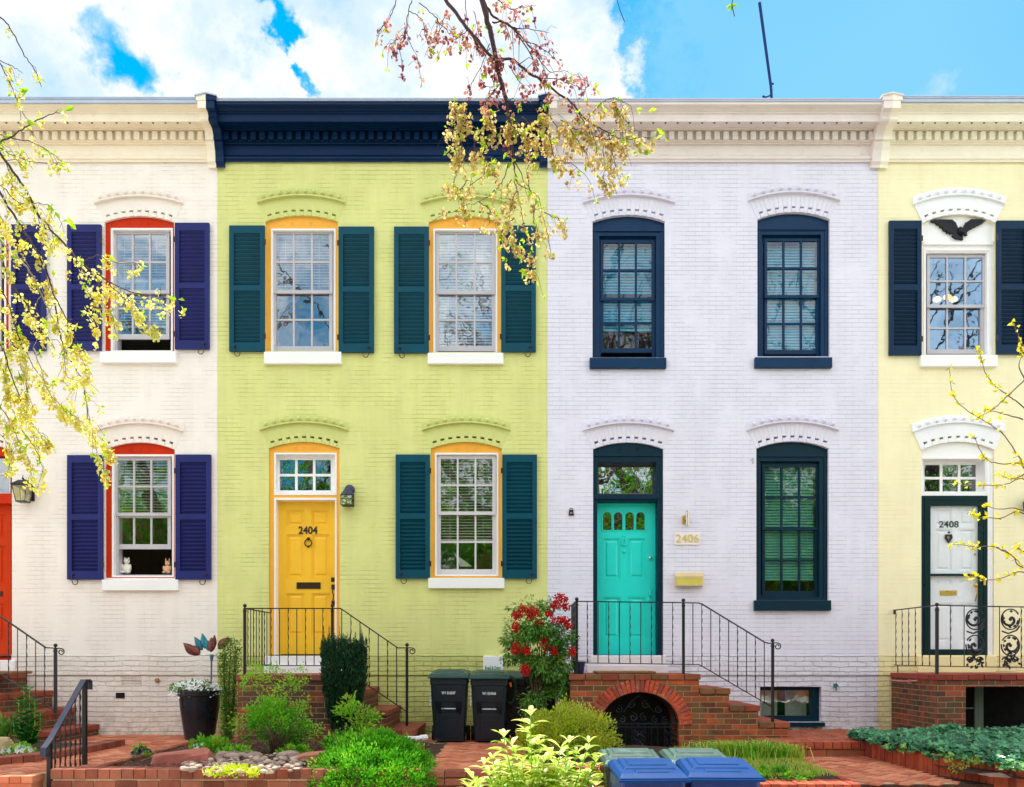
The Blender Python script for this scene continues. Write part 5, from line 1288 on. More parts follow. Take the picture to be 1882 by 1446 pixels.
# --- dark yew
b = Vector((PX(631, -1.62), -1.62, -.04))
T = plant('yew_shrub', 'dark green upright yew shrub in front of the stoop railing', 'shrub', b)
stem_bunch(b, 7, .06, .8, .02, parent=T)
q = MB(); top_ = [(1165+abs(px-630)*.10, px) for px in ()]
yy = -1.62; zt0 = PZ(1175, yy); zb0 = PZ(1345, yy)
for i in range(10500):
    t = rnd.random()**.8; w = .17+.12*min(1, t*1.6); a = rnd.uniform(0, 6.28); r = w*(rnd.random()**.35); t *= .93+.14*noise.noise(Vector((math.cos(a)*r*9, math.sin(a)*r*9, 2)))
    p = Vector((b.x+.01+math.cos(a)*r*1.0, b.y+math.sin(a)*r*.8, zb0+(zt0-zb0)*t+noise.noise(Vector((a*2, t*3, 0)))*.03))
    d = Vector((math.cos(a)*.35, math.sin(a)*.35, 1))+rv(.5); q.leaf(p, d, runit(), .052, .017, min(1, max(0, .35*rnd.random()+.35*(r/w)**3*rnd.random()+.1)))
for i in range(60):
    x = b.x+rnd.uniform(-.27, .30); y = b.y+rnd.uniform(-.18, .15); h = rnd.uniform(.02, .13) if i % 6 else .2
    for k in range(26):
        z_ = zt0-.09+(h+.06)*k/26; a = rnd.uniform(0, 6.28); q.leaf(Vector((x, y, z_)), Vector((math.cos(a), math.sin(a), 1.2)), runit(), .04*(1.2-k/26), .011, rnd.uniform(.2, .8))
q.build('foliage', M_yew, T)
# --- columnar plant by the pot
b = Vector((PX(420, -1.1), -1.0, -.04))
T = plant('column_shrub', 'narrow columnar green shrub between the black pot and the stoop', 'shrub', b)
q = MB(); F2 = MB()
for k, (px0, px1, pt) in enumerate(((412, 412, 1180), (420, 424, 1172), (428, 434, 1176), (416, 408, 1200), (430, 436, 1190))):
    A = Vector((PX(418, -1), b.y+rnd.uniform(-.06, .06), -.02)); B = P(px1, pt, -1.0+rnd.uniform(-.05, .05)); M_ = P(px0, 1290, -1.0)
    q.tube([A, M_, B], .012, 6, r2=.004)
    for i in range(1000):
        t = rnd.random(); p = (A.lerp(M_, t*2) if t < .5 else M_.lerp(B, t*2-1)); a = rnd.uniform(0, 6.28); r = rnd.uniform(.0, .066)
        if k == 2 and rnd.random() < .3: continue
        F2.leaf(p+Vector((math.cos(a)*r, math.sin(a)*r, 0)), Vector((math.cos(a), math.sin(a), .9)), runit(), .028, .016, rnd.random())
q.build('stem', M_twig, T); F2.build('foliage', M_col, T)
# --- nandina
b = Vector((PX(988, -1.25), -1.15, -.04))
T = plant('berry_bush', 'tall heavenly bamboo bush with hanging bunches of red berries', 'bush', b)
stem_bunch(b, 14, .2, 1.5, .010, parent=T)
q = MB(); Z = lambda px, py, d=11.3: Q(px, py, d)
for (px, py, rx, rz_, n) in ((985, 1155, 45, 30, 900), (950, 1180, 30, 30, 500), (1020, 1170, 38, 40, 800), (990, 1215, 50, 35, 1100), (1010, 1250, 42, 40, 1000), (985, 1290, 28, 25, 500), (1035, 1210, 26, 40, 500), (940, 1205, 20, 14, 140), (1000, 1115, 25, 12, 150), (960, 1120, 30, 14, 160), (1035, 1270, 15, 40, 260)):
    crown(Z(px, py, 11.3+rnd.uniform(-.1, .1)), (rx*.0072, .2, rz_*.0072), int(n*1.5), .062, .34, 30, .45, up=.0, droop=.5, q=q, shell=.3)
for i in range(40):   # loose outer sprays
    a = rnd.uniform(-.3, math.pi+.3); p = Z(988+math.cos(a)*rnd.uniform(48, 70), 1190-math.sin(a)*rnd.uniform(60, 95), 11.2)
    for k in range(7): q.leaf(p+rv(.05), Vector((math.cos(a), 0, .2))+rv(.6), Vector((0, 0, 1))+rv(.4), .05, .016, rnd.uniform(.3, 1))
q.build('foliage', M_nan, T)
for (px, py, rx, ry) in ((977, 1127, 14, 14), (950, 1130, 12, 9), (1030, 1100, 15, 10), (1022, 1112, 12, 8), (1040, 1115, 9, 9), (960, 1118, 7, 7), (948, 1152, 8, 12), (990, 1145, 8, 8), (1010, 1128, 8, 7), (1030, 1140, 20, 9), (1045, 1148, 9, 9), (948, 1192, 11, 12), (966, 1195, 11, 9), (1002, 1180, 9, 16), (1018, 1195, 8, 10), (965, 1232, 10, 12), (1052, 1197, 7, 11)):
    q = MB(); c = Z(px, py, 11.12)
    for i in range(int(rx*ry*.9)+20):
        v = runit()*rnd.random()**.4; q.ball(c+Vector((v.x*rx*.0072, v.y*.07, v.z*ry*.0072)), .0095, 5, 4, tint=rnd.random())
    q.build('berry_bunch', M_berry, T, smooth=True)
# --- juniper
b = Vector((PX(1042, -2.6), -2.7, -.05))
T = plant('juniper_shrub', 'spreading olive green juniper shrub beside the arched stoop', 'shrub', b)
stem_bunch(b, 8, .3, .35, .015, parent=T)
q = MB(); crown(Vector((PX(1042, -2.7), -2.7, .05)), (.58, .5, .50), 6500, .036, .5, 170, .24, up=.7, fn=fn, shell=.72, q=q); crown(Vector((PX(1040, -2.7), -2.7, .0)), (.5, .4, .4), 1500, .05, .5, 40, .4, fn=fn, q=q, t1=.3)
q.build('foliage', M_jun, T)
# --- pale foreground plant
b = Vector((PX(985, -5.0), -5.0, -.62))
T = plant('variegated_bush', 'pale yellow green long leaved bush in the sunny foreground', 'bush', b)
q = MB(); F2 = MB()
tips = [(868, 1430), (890, 1405), (905, 1395), (926, 1355), (940, 1370), (960, 1400), (975, 1315), (968, 1345), (990, 1370), (1010, 1385), (1030, 1375), (1046, 1365), (1060, 1385), (1082, 1365), (1095, 1400), (950, 1430), (1000, 1425), (1040, 1420), (1075, 1430), (915, 1435), (880, 1445), (1100, 1435), (1020, 1405), (935, 1400), (985, 1400), (1055, 1415), (900, 1425), (1015, 1440), (970, 1445), (862, 1448), (912, 1415), (948, 1385), (1000, 1400), (1070, 1400), (1088, 1415), (925, 1440), (985, 1435), (1025, 1430), (1060, 1440)]
for px, py in tips:
    tip = Q(px, py, 7.45+rnd.uniform(-.35, .35)); root = b+Vector((rnd.uniform(-.12, .12), rnd.uniform(-.1, .1), 0)); mid = root.lerp(tip, .55)+Vector(((tip.x-root.x)*.18, 0, 0))
    N = 14; pts = [root*((1-i/N)**2)+mid*2*(i/N)*(1-i/N)+tip*((i/N)**2) for i in range(N+1)]; q.tube(pts, .009, 5, r2=.004)
    for i in range(5, N+1):
        for k in range(3 if i < N else 5):
            a = rnd.uniform(0, 6.28); up = 1.1 if i == N else .55
            L = rnd.uniform(.14, .23)*(.8 if i == N else 1); d = Vector((math.cos(a), math.sin(a)*.8, up))
            # long leaf that arches over
            p0 = pts[i]; dn = d.normalized(); W = L*.23; t = rnd.random()
            x = dn.cross(Vector((0, 0, 1))).normalized(); ps = []
            for s in range(6):
                u_ = s/5; c_ = p0+dn*L*u_+Vector((0, 0, -L*.35*u_*u_)); ww = W*math.sin(math.pi*min(.999, .08+u_*.92))*.55
                ps += [c_-x*ww+Vector((0, 0, ww*.4)), c_, c_+x*ww+Vector((0, 0, ww*.4))]
            fs = []
            for s in range(5): o = s*3; fs += [(o, o+1, o+4, o+3), (o+1, o+2, o+5, o+4)]
            F2.add(ps, fs, t)
q.build('stem', M_rose, T); F2.build('foliage', M_pale, T, smooth=True)
# --- ivy
T = thing('ivy', 'dense bed of blue green ivy on the raised bed in front of the butter yellow house', 'ivy', (5.4, -2.6, 0))
q = MB()
for i in range(13000):
    x = 4.35+rnd.random()**1.2*3.8; y = -1.45-3.0*rnd.random()
    front = -2.6-1.75*min(1, max(0, (x-4.38)/.42))
    if y < front-.1: continue
    h = .16+.08*noise.noise(Vector((x*2.2, y*2.2, 5)))+.05*noise.noise(Vector((x*7, y*7, 5))); ed = max(0, min(1, (y-front+.1)/.35)); h = h*(.25+.75*ed)
    if x < 4.6: h *= .6+.4*(x-4.35)/.25
    p = Vector((x, y, .02+h*rnd.uniform(.55, 1.05))); a = rnd.uniform(0, 6.28)
    d = Vector((math.cos(a), math.sin(a)-.4, -.2)); nm = (Vector((0, -.5, 1))+rv(.5)).normalized(); s = rnd.uniform(.036, .07); t = rnd.random()*.75 if ed > .5 or rnd.random() < .5 else rnd.uniform(.7, 1)
    x_ = d.normalized().cross(nm).normalized(); dd = nm.cross(x_)*-1
    if dd.dot(d) < 0: dd = -dd
    pts = [p, p+x_*.75*s+dd*.15*s, p+x_*.5*s+dd*.65*s, p+x_*.22*s+dd*.6*s, p+dd*1.25*s-nm*s*.2, p-x_*.22*s+dd*.6*s, p-x_*.5*s+dd*.65*s, p-x_*.75*s+dd*.15*s, p+dd*.45*s-nm*s*.12]
    q.add(pts, [(8, k, k+1) for k in range(7)]+[(8, 7, 0)], t)
T['kind'] = 'stuff'; q.build('foliage', M_ivy, T)
for cx_, cy_, n_ in ((4.7, -3.9, 500), (5.3, -4.35, 700), (6.3, -4.4, 600)):
    q = crown((cx_, cy_, .02), (.5, .2, .08), n_, .03, .6, 40, .6, t0=0, t1=1); q.build('low_growth', M_ivy2, T)
# --- grass
def blades(q, poly_fn, n, h0, h1, w, z, lean=.5, t0=0, t1=1):
    for i in range(n):
        x, y = poly_fn(); h = rnd.uniform(h0, h1); a = rnd.uniform(0, 6.28); l = rnd.uniform(.1, lean)*h
        p = Vector((x, y, z)); m_ = p+Vector((math.cos(a)*l*.3, math.sin(a)*l*.3, h*.65)); t_ = p+Vector((math.cos(a)*l, math.sin(a)*l, h*(.95 if lean < .8 else .7)))
        s = Vector((math.sin(a), -math.cos(a), 0))*w/2; q.add([p-s, p+s, m_+s*.7, m_-s*.7, t_], [(0, 1, 2, 3), (3, 2, 4)], rnd.uniform(t0, t1))
q = MB(); blades(q, lambda: (rnd.uniform(2.06, 3.3), rnd.uniform(-4.0, -1.45)), 6500, .02, .06, .007, -.085, .8, .2, 1)
g = q.build('grass', M_grass); tag(g, 'patch of short bright grass in front of the arched stoop steps', 'grass', kind='stuff')
def tuft(px, py, n, h, label):
    b = G(px, py, -.1); T = thing('grass_tuft', label, 'grass tuft', b); q = MB()
    blades(q, lambda: (b.x+rnd.gauss(0, .12), b.y+rnd.gauss(0, .08)), n, h*.5, h, .015, -.1, 1.5, 0, .75); q.build('blades', M_grass, T)
tuft(1340, 1392, 260, .30, 'long bladed green tuft at the left side of the grass patch'); tuft(1395, 1396, 320, .34, 'dense long bladed tuft in the middle behind the grass patch'); tuft(1440, 1393, 200, .26, 'yellowish long bladed tuft near the lower brick path')
tuft(1300, 1385, 150, .22, 'thin grassy tuft against the arched stoop wall')
q = crown(G(1430, 1425, -.08), (.5, .3, .06), 700, .045, .7, 40, .6)
g = q.build('ground_weeds', M_rose); tag(g, 'low broad leaved weeds growing in the grass patch', 'weeds', kind='stuff')
# --- small plants
def clump(name, label, cat, px, py, R, n, size, m, flowers=None, fm=None, fs=.03, asp=.6, z=-.03, up=.6):
    b = G(px, py, z); T = thing(name, label, cat, b)
    q = crown(b+Vector((0, 0, R[2]*.4)), R, n, size, asp, max(6, n//14), .5, up=up, fn=fn); q.build('foliage', m, T)
    if flowers:
        q = MB()
        for i in range(flowers):
            a = rnd.uniform(0, 6.28); r = rnd.random()**.5; p = b+Vector((math.cos(a)*R[0]*r, math.sin(a)*R[1]*r-.02, R[2]*(1.25-.5*r)))
            for k in range(5):
                aa = k*1.257+a; q.leaf(p, Vector((math.cos(aa), -.5, math.sin(aa))), Vector((0, -1, .3)), fs, fs*.9, rnd.random())
        q.build('blossom', fm, T)
    return T
clump('pansy', 'small clump of purple pansies in the mulch', 'flower', 262, 1398, (.11, .09, .12), 150, .04, M_rose, 16, M_pur, .034)
clump('sedum', 'flat lime yellow sedum behind the front brick edging', 'ground plant', 428, 1428, (.27, .16, .07), 900, .03, M_lime)
clump('bedding_plant', 'green bedding plant with one white bloom behind the left red stone', 'flower', 385, 1392, (.24, .14, .14), 420, .06, M_rose, 3, M_wht, .05)
clump('bedding_plant', 'low leafy green plant between the rose bush and the pebbles', 'ground plant', 430, 1396, (.22, .12, .09), 320, .05, M_rose)
clump('bedding_plant', 'low leafy green plant right of the rose bush stems', 'ground plant', 540, 1395, (.26, .1, .09), 340, .05, M_rose)
clump('hosta', 'small broad leaved plant behind the right red stone', 'ground plant', 632, 1385, (.2, .14, .14), 150, .10, M_mound, 2, M_wht, .04, .4)
clump('white_flower', 'clump of white bedding flowers at the left edge by the boulder', 'flower', 38, 1392, (.17, .1, .1), 200, .05, M_rose, 22, M_wht, .042)
clump('bedding_plant', 'low spiky green plant beside the boulder at the left edge', 'ground plant', 12, 1372, (.25, .12, .2), 180, .13, M_nan, asp=.3)
clump('pink_flower', 'pink flowering plant against the cream house steps', 'flower', 2, 1352, (.25, .12, .3), 260, .05, M_nan, 26, M_pink, .045)
# tall leafy plant at the left
b = G(50, 1378, -.02); T = thing('leafy_plant', 'tall broad leaved green plant in front of the cream house steps', 'plant', b)
q = MB(); F2 = MB()
for s in range(6):
    tip = Q(49+(s-2.5)*10, 1250+abs(s-2.5)*24, 10.5+rnd.uniform(-.1, .1)); pts = [b+rv(.03), b.lerp(tip, .5)+Vector(((s-2.5)*.03, 0, 0)), tip]; q.tube(pts, .008, 5, r2=.004)
    for i in range(26):
        t = .12+.88*i/25; p = b.lerp(tip, t); a = i*2.4; L = .15*(1.15-t*.6); F2.leaf(p, Vector((math.cos(a), math.sin(a), .35)), Vector((0, 0, 1)), L, L*.52, (.1+.5*t+rnd.uniform(-.1, .15)))
q.build('stem', M_rose, T); F2.build('foliage', leafm('glossy mid green leaf', [(10, 84, 40), (40, 130, 40), (110, 180, 60)], .25, .3), T)
# --- pot with flowers and the metal flower
b = Vector((PX(367, -.66), -.66, ZP)); T = thing('plant_pot', 'large black tapered pot against the cream wall', 'plant pot', b)
q = MB(); q.lathe(b, [(.19, 0), (.20, .02), (.255, .40), (.257, .405), (.275, .60), (.295, .61), (.30, .68), (.285, .685), (.27, .62), (.02, .60)], 36)
q.build('pot_body', mat('black glazed pot', (22, 28, 40), .3, .1), T, smooth=False, bevel=.003)
q = MB(); q.lathe(b+Vector((0, 0, .62)), [(.265, 0), (.01, .01)], 24); q.build('potting_soil', soil_m, T)
fb = b+Vector((-.03, -.02, .62)); T = thing('white_flower', 'mass of tiny white flowers spilling from the black pot', 'flower', fb)
q = crown(fb+Vector((-.02, 0, .07)), (.36, .26, .10), 900, .035, .5, 50, .5, fn=fn); q.build('foliage', M_col, T)
q = MB()
for i in range(520):
    a = rnd.uniform(0, 6.28); r = rnd.random()**.5; p = fb+Vector((math.cos(a)*.37*r-.02, math.sin(a)*.26*r, .16*(1.1-.7*r*r)+rnd.uniform(-.02, .03)))
    if r > .85: p.z -= rnd.uniform(0, .1)
    q.disc(p, (Vector((0, -.7, .7))+rv(.4)).normalized(), .015, rnd.random(), 5, .2)
q.build('blossom', M_wht, T)
s0 = P(388, 1262, -.66); T = thing('metal_flower', 'copper and verdigris metal flower sculpture on a thin stem in the black pot', 'garden ornament', s0)
q = MB(); q.tube([s0, P(389, 1205, -.66)], .012, 8); q.lathe(P(389, 1205, -.66), [(.014, -.08), (.03, 0), (.02, .02)], 10); q.tube([P(360, 1200, -.66), P(374, 1205, -.66), P(389, 1203, -.66), P(402, 1206, -.66), P(412, 1196, -.66)], .004, 5); q.build('stem', mat('grey blue steel', (90, 110, 130), .4), T)
cop, ver = mat('copper petal', (116, 56, 46), .35, .3, vs=14, metal=.4, dirt=(70, 90, 90), dirt_amt=.5), mat('verdigris petal', (20, 130, 150), .45, .3, vs=14, dirt=(60, 80, 70), dirt_amt=.4)
for (px, py, dx, dy, L, W, m_, dd) in ((360, 1203, -22, -20, .24, .13, cop, 0), (368, 1202, -20, -13, .2, .14, cop, -.04), (372, 1195, -16, -26, .22, .10, ver, .05), (378, 1192, -7, -27, .22, .10, ver, .03), (388, 1198, 0, -26, .2, .12, cop, -.06), (392, 1193, 2, -32, .2, .08, cop, .05), (384, 1196, -7, -26, .17, .09, ver, .0), (402, 1192, 14, -18, .2, .13, cop, .02), (408, 1186, 16, -16, .15, .10, cop, .06)):
    q = MB(); p = P(px, py, -.66+dd); d = Vector((dx, 0, -dy)).normalized(); x = Vector((d.z, 0, -d.x)); N = 9; ps = []
    for i in range(N):
        u_ = i/(N-1); ww = W/2*math.sin(math.pi*(.04+.93*u_)**.85)
        for k in (-1, -.5, 0, .5, 1): ps.append(p+d*L*u_+x*ww*k+Vector((0, .03*k*k-.03+.02*u_, 0)))
    fs = [(i*5+k, i*5+k+1, i*5+k+6, i*5+k+5) for i in range(N-1) for k in range(4)]; q.add(ps, fs); o = q.build('petal', m_, T, smooth=True)
    so_ = o.modifiers.new('thick', 'SOLIDIFY'); so_.thickness = .004
# --- stones
def rock(name, label, px, py, sx, sy, sz, m, seed, tilt=0, z=-.05, flat=.5):
    b = G(px, py, z); q = MB(); q.ball((0, 0, 0), 1, 22, 14)
    vs = []
    for v in q.v:
        v = Vector(v); n_ = noise.noise(v*1.1+Vector((seed, 0, 0)))*.35+noise.noise(v*3+Vector((seed, 4, 0)))*.10+noise.noise(v*8+Vector((seed, 4, 0)))*.03
        v = v*(1+n_); v = Vector((max(-.85, min(.85, v.x)), max(-.8, min(.8, v.y)), max(-.8, min(flat, v.z)))); v = Vector((v.x*sx, v.y*sy, v.z*sz))
        v.rotate(Matrix.Rotation(tilt, 3, 'Y')); vs.append(b+v+Vector((0, 0, sz*.4)))
    q.v = vs; o = q.build(name, m); o.location = b; o.data.transform(Matrix.Translation(-b)); return tag(o, label, 'stone')
sand = mat('red sandstone', (176, 100, 88), .85, .2, vs=5, bump=.8, bs=25, dirt=(130, 70, 60), dirt_amt=.5)
rock('flat_stone', 'large flat red sandstone slab behind the purple pansies', 338, 1410, .36, .24, .19, sand, 3, -.12)
rock('flat_stone', 'flat brownish red sandstone slab left of the cypress mound', 588, 1408, .33, .24, .16, mat('brown sandstone', (186, 120, 92), .85, .2, vs=5, bump=.8, bs=25, dirt=(140, 90, 70), dirt_amt=.5), 9, -.08)
rock('boulder', 'round tan boulder at the left edge of the corner bed', 2, 1392, .13, .12, .18, mat('tan boulder', (190, 165, 120), .85, .15, bump=.6, dirt=(120, 110, 70)), 5, 0, flat=.9)
rock('boulder', 'pale mossy rock at the foot of the stoop steps behind the cypress mound', 712, 1366, .2, .12, .1, mat('mossy rock', (170, 160, 100), .9, .2, bump=.6), 15, 0)
def pebbles():
    q = MB(); 
    for i in range(430):
        t = rnd.random(); px = 335+t*225; py = 1405+math.sin(t*3.1)*6+rnd.uniform(-13, 15)-(5 if t > .5 else 0)
        b = G(px, py, -.0); s = rnd.uniform(.018, .040); q.ball(b+Vector((0, 0, rnd.uniform(.0, .045))), s, 9, 6, (rnd.uniform(.9, 1.4), rnd.uniform(.8, 1.2), rnd.uniform(.5, .8)), rnd.random())
    for i in range(16):
        px = rnd.uniform(400, 560); b = G(px, rnd.uniform(1390, 1398), 0); q.ball(b+Vector((0, 0, .04)), rnd.uniform(.05, .075), 12, 8, (1.4, 1, .7), rnd.uniform(0, .3))
    g = q.build('pebbles', mat('river pebble', (128, 92, 88), .6, .15, vs=12, cols=[(170, 146, 132), (196, 178, 160), (146, 112, 100)]), smooth=True); tag(g, 'strip of rounded pink and grey river pebbles in the rock bed', 'pebbles', kind='stuff')
pebbles()
def chips():
    q = MB()
    for i in range(5200):
        x, y = (rnd.uniform(-4.05, -.95), rnd.uniform(-3.98, -1.36)); p = Vector((x, y, .012+rnd.uniform(-.01, .02)+noise.noise(Vector((x*2.2, y*2.2, 3)))*.035)); d = Vector((rnd.uniform(-1, 1), rnd.uniform(-1, 1), rnd.uniform(-.2, .3)))
        q.leaf(p, d, Vector((0, 0, 1))+rv(.4), rnd.uniform(.02, .05), .012, rnd.random())
    g = q.build('mulch', mat('bark chip', (84, 48, 34), .9, .2, cols=[(130, 84, 60), (170, 124, 90), (60, 36, 28)])); tag(g, 'brown bark mulch chips over the rock bed', 'mulch', kind='stuff')
chips()

# ================================================================ street trees whose hanging shoots cross the view
M_bark = mat('purple brown bark', (92, 66, 72), .75, .3, vs=8, bump=.5)
M_bark2 = mat('pale sunlit twig', (150, 128, 116), .7, .3, vs=8)
M_seed = leafm('golden seed cluster', [(176, 142, 84), (222, 194, 116), (246, 232, 160), (206, 166, 110)], .55, .6)
M_seedp = leafm('reddish seed cluster', [(130, 60, 76), (184, 110, 110), (206, 146, 124), (226, 176, 140)], .5, .6)
M_seedg = leafm('yellow green seed cluster', [(226, 206, 80), (246, 236, 130), (250, 244, 176), (226, 226, 60)], .55, .6)
M_new = leafm('new lime leaf', [(150, 200, 10), (190, 226, 30), (214, 236, 60)], .5)
def catmull(pts, k=6):
    out = []; n = len(pts)
    for i in range(n-1):
        p0, p1, p2, p3 = pts[max(0, i-1)], pts[i], pts[i+1], pts[min(n-1, i+2)]
        for j in range(k):
            t = j/k; out.append(.5*((2*p1)+(p2-p0)*t+(2*p0-5*p1+4*p2-p3)*t*t+(3*p1-p0-3*p2+p3)*t**3))
    out.append(pts[-1]); return out
def cluster(q, p, n=8, R=.017, r=.0085, t0=0, t1=1):
    t = rnd.uniform(t0, t1)
    for i in range(n):
        v = runit(); c = p+Vector((v.x*R*.8, v.y*R*.8, v.z*R*1.25-R)); q.disc(c, runit(), r*rnd.uniform(.8, 1.2), min(1, max(0, t+rnd.uniform(-.25, .25))), 6, .35, rnd.uniform(.8, 1))
def shoot(W, S, Lf, pts, r0, r1, seeds, leaves, side=5, slen=.10, cl=9, t0=0, t1=1, gap=.0, start=.1, droop=.6, cs=.017):
    """one twig with side twiglets, seed clusters and a few new leaves"""
    c = catmull([Vector(p) for p in pts]); c = [p+rv(.0035)*(0 if i in (0, len(c)-1) else 1) for i, p in enumerate(c)]
    W.tube(c, r0, 6, r2=r1)
    L = len(c)-1
    def at(t):
        f = t*L; i = min(L-1, int(f)); return c[i].lerp(c[i+1], f-i)
    for i in range(seeds):
        t = start+(1-start)*rnd.random(); p = at(t)+rv(.012); q = p+Vector((rnd.uniform(-.02, .02), rnd.uniform(-.02, .02), -rnd.uniform(.01, .035)))
        W.tube([p, q], .0009, 3); cluster(S, q, cl, cs, .0085, t0, t1)
    for i in range(side):
        t = start+(1-start)*(i+rnd.random())/side; p = at(t); d = (at(min(1, t+.1))-at(max(0, t-.1))).normalized(); a = (d*.6+rv(.9)).normalized(); l = slen*rnd.uniform(.5, 1.4)
        m_ = p+a*l*.5; e = p+a*l+Vector((0, 0, -l*droop)); W.tube([p, m_, e], max(.0012, r1), 4, r2=.0008)
        for k in range(max(1, int(seeds/ max(1, side)*.6))):
            s = rnd.random(); cluster(S, (m_.lerp(e, s) if s > .3 else p.lerp(m_, s))+rv(.01), cl, cs, .0085, t0, t1)
        if rnd.random() < .35: leafpair(Lf, e, a)
    for i in range(leaves):
        t = rnd.random(); leafpair(Lf, at(t), rv())
    return c
def leafpair(Lf, p, d, s=1):
    for k in range(rnd.randint(2, 4)):
        Lf.leaf(p+rv(.006), (d.normalized()*.6+rv(1)+Vector((0, 0, -.3))), runit(), .028*s*rnd.uniform(.7, 1.2), .013*s, rnd.random(), fold=.3)
# ---- middle tree: trunk behind the photographer, limb reaching over
tx, ty = 1.9, -15.2
T = thing('street_tree', 'street tree whose thin branches hang into the top centre of the view', 'tree', (tx, ty, -.7))
W, S, S2, Lf = MB(), MB(), MB(), MB()
top0 = Q(880, -40, 4.0)
limb = catmull([Vector((tx, ty, -.75)), Vector((tx-.1, ty+.1, 1.6)), Vector((tx-.3, ty+.8, 3.6)), Vector((.9, -12.6, 5.2)), Vector((.2, -10.4, 5.6)), top0+Vector((.02, -.4, .55)), top0], 7)
W.tube(limb, [.22-.205*(i/(len(limb)-1))**.8 for i in range(len(limb))], 9)
def C(*p, d=4.0): return [Q(a, b, d+(k-len(p)/2)*.03) for k, (a, b) in enumerate(p)]
sh = lambda pts, r0=.004, r1=.0015, seeds=6, leaves=1, **k: shoot(W, S, Lf, pts, r0, r1, int(seeds*.26+.5), leaves, **k)
shp = lambda pts, r0=.003, r1=.0013, seeds=6, leaves=0, **k: shoot(W, S2, Lf, pts, r0, r1, max(2, int(seeds*.3)), leaves, **{**k, 'cl': 6})
shoot(W, S2, Lf, C((880, -40), (893, 30), (906, 75), (915, 130), (927, 172), (935, 215), (942, 270), (945, 312)), .0150, .004, 8, 1, side=6, start=.2)
shoot(W, S2, Lf, C((800, -30), (838, 25), (876, 72), (908, 108), (940, 108), (975, 135), (1010, 160), (1048, 188), (1078, 222), (1118, 243)), .0085, .0030, 12, 1, side=8, start=.3)
shp(C((886, 0), (908, 30), (945, 52), (968, 80), (985, 98)), .006, .002, 8, side=6); shp(C((905, 40), (935, 45), (970, 90), (990, 130)), .004, .002, 5)
shp(C((850, 40), (880, 85), (912, 110)), .005, .003, 6)
for p in (((757, 0), (748, 40), (752, 75), (768, 110), (776, 160)), ((730, -5), (718, 30), (705, 45), (700, 60)), ((770, 5), (800, 30), (808, 55), (796, 75)), ((748, 45), (735, 90), (742, 120)), ((752, 20), (775, 35), (782, 70)), ((745, 60), (725, 75), (715, 85)),
          ((905, -10), (935, 15), (960, 12), (985, 10)), ((940, 50), (985, 55), (1008, 60)), ((960, 75), (1000, 90), (1025, 115)), ((985, 100), (1010, 130), (1045, 130)), ((900, 80), (880, 130), (862, 160)), ((912, 110), (905, 160), (880, 150)),
          ((925, 150), (900, 175), (890, 200)), ((935, 120), (955, 150), (970, 165)), ((980, 140), (1040, 150), (1075, 165)), ((860, 55), (840, 70), (820, 75)), ((855, 0), (860, 50), (857, 75)), ((820, 20), (812, 45), (805, 60)), ((1075, 165), (1080, 150), (1060, 140)), ((905, -5), (925, 5), (945, 20)), ((870, 20), (880, 60), (870, 90)), ((800, 30), (825, 60), (850, 60))):
    shp(C(*p), .0022, .0011, 9, side=4, slen=.06)
for p in (((938, 212), (918, 245), (895, 262), (870, 280), (848, 300), (835, 330)), ((895, 262), (880, 240), (858, 225), (848, 205)), ((860, 215), (842, 240), (822, 235)), ((905, 255), (900, 210), (890, 195)), ((938, 225), (950, 240), (970, 250), (985, 262)), ((845, 255), (850, 275), (838, 290)),
          ((870, 255), (882, 285), (905, 300)), ((1000, 190), (1010, 215), (1030, 240), (1045, 265)), ((1078, 222), (1105, 190), (1130, 180), (1160, 195)), ((1118, 243), (1140, 255), (1165, 255), (1205, 250)), ((1130, 195), (1145, 215), (1160, 235)),
          ((1060, 205), (1085, 240), (1100, 275)), ((1030, 220), (1060, 240), (1095, 255)), ((1105, 240), (1110, 300), (1108, 345)), ((1118, 243), (1128, 290), (1138, 320)), ((985, 200), (1000, 235), (1010, 270)), ((960, 215), (985, 235), (1020, 255)), ((1095, 250), (1130, 260), (1150, 275)),
          ((945, 245), (935, 230), (955, 225)), ((1010, 245), (1020, 290), (1048, 300), (1075, 320)), ((1050, 240), (1065, 262), (1080, 285)), ((850, 215), (835, 200), (838, 190))):
    sh(C(*p, d=4.05), .0026, .0012, 24, 2, side=6, slen=.07, t0=.2, t1=.9)
for p in (((945, 312), (950, 335), (965, 345), (988, 360), (998, 400), (1005, 425), (1012, 460)), ((935, 300), (925, 330), (905, 355), (880, 370), (850, 380), (795, 405)), ((895, 300), (885, 325), (858, 345), (848, 370)), ((945, 330), (955, 370), (962, 410), (972, 460), (968, 490)), ((950, 350), (940, 375), (935, 410), (930, 430)),
          ((985, 365), (980, 400), (995, 440)), ((965, 410), (945, 430), (955, 470)), ((975, 355), (970, 310), (990, 280)), ((940, 330), (930, 350), (945, 385)), ((850, 345), (840, 350), (832, 345)), ((1000, 390), (1020, 400), (1040, 405)), ((860, 330), (845, 355), (855, 390)), ((880, 370), (900, 385), (900, 410)), ((945, 400), (925, 420), (920, 440)), ((985, 440), (975, 470), (982, 500))):
    sh(C(*p, d=4.1), .0024, .0010, 8, 2, side=5, slen=.06, t0=.3, t1=1)
for px, py in ((970, 233), (960, 478), (965, 495), (885, 140), (942, 298), (1020, 305), (893, 325), (1205, 245), (1220, 248), (1192, 205), (1170, 200), (1093, 167), (1185, 275), (1195, 282), (978, 360)): leafpair(Lf, Q(px, py, 4.05), rv(), 1.5)
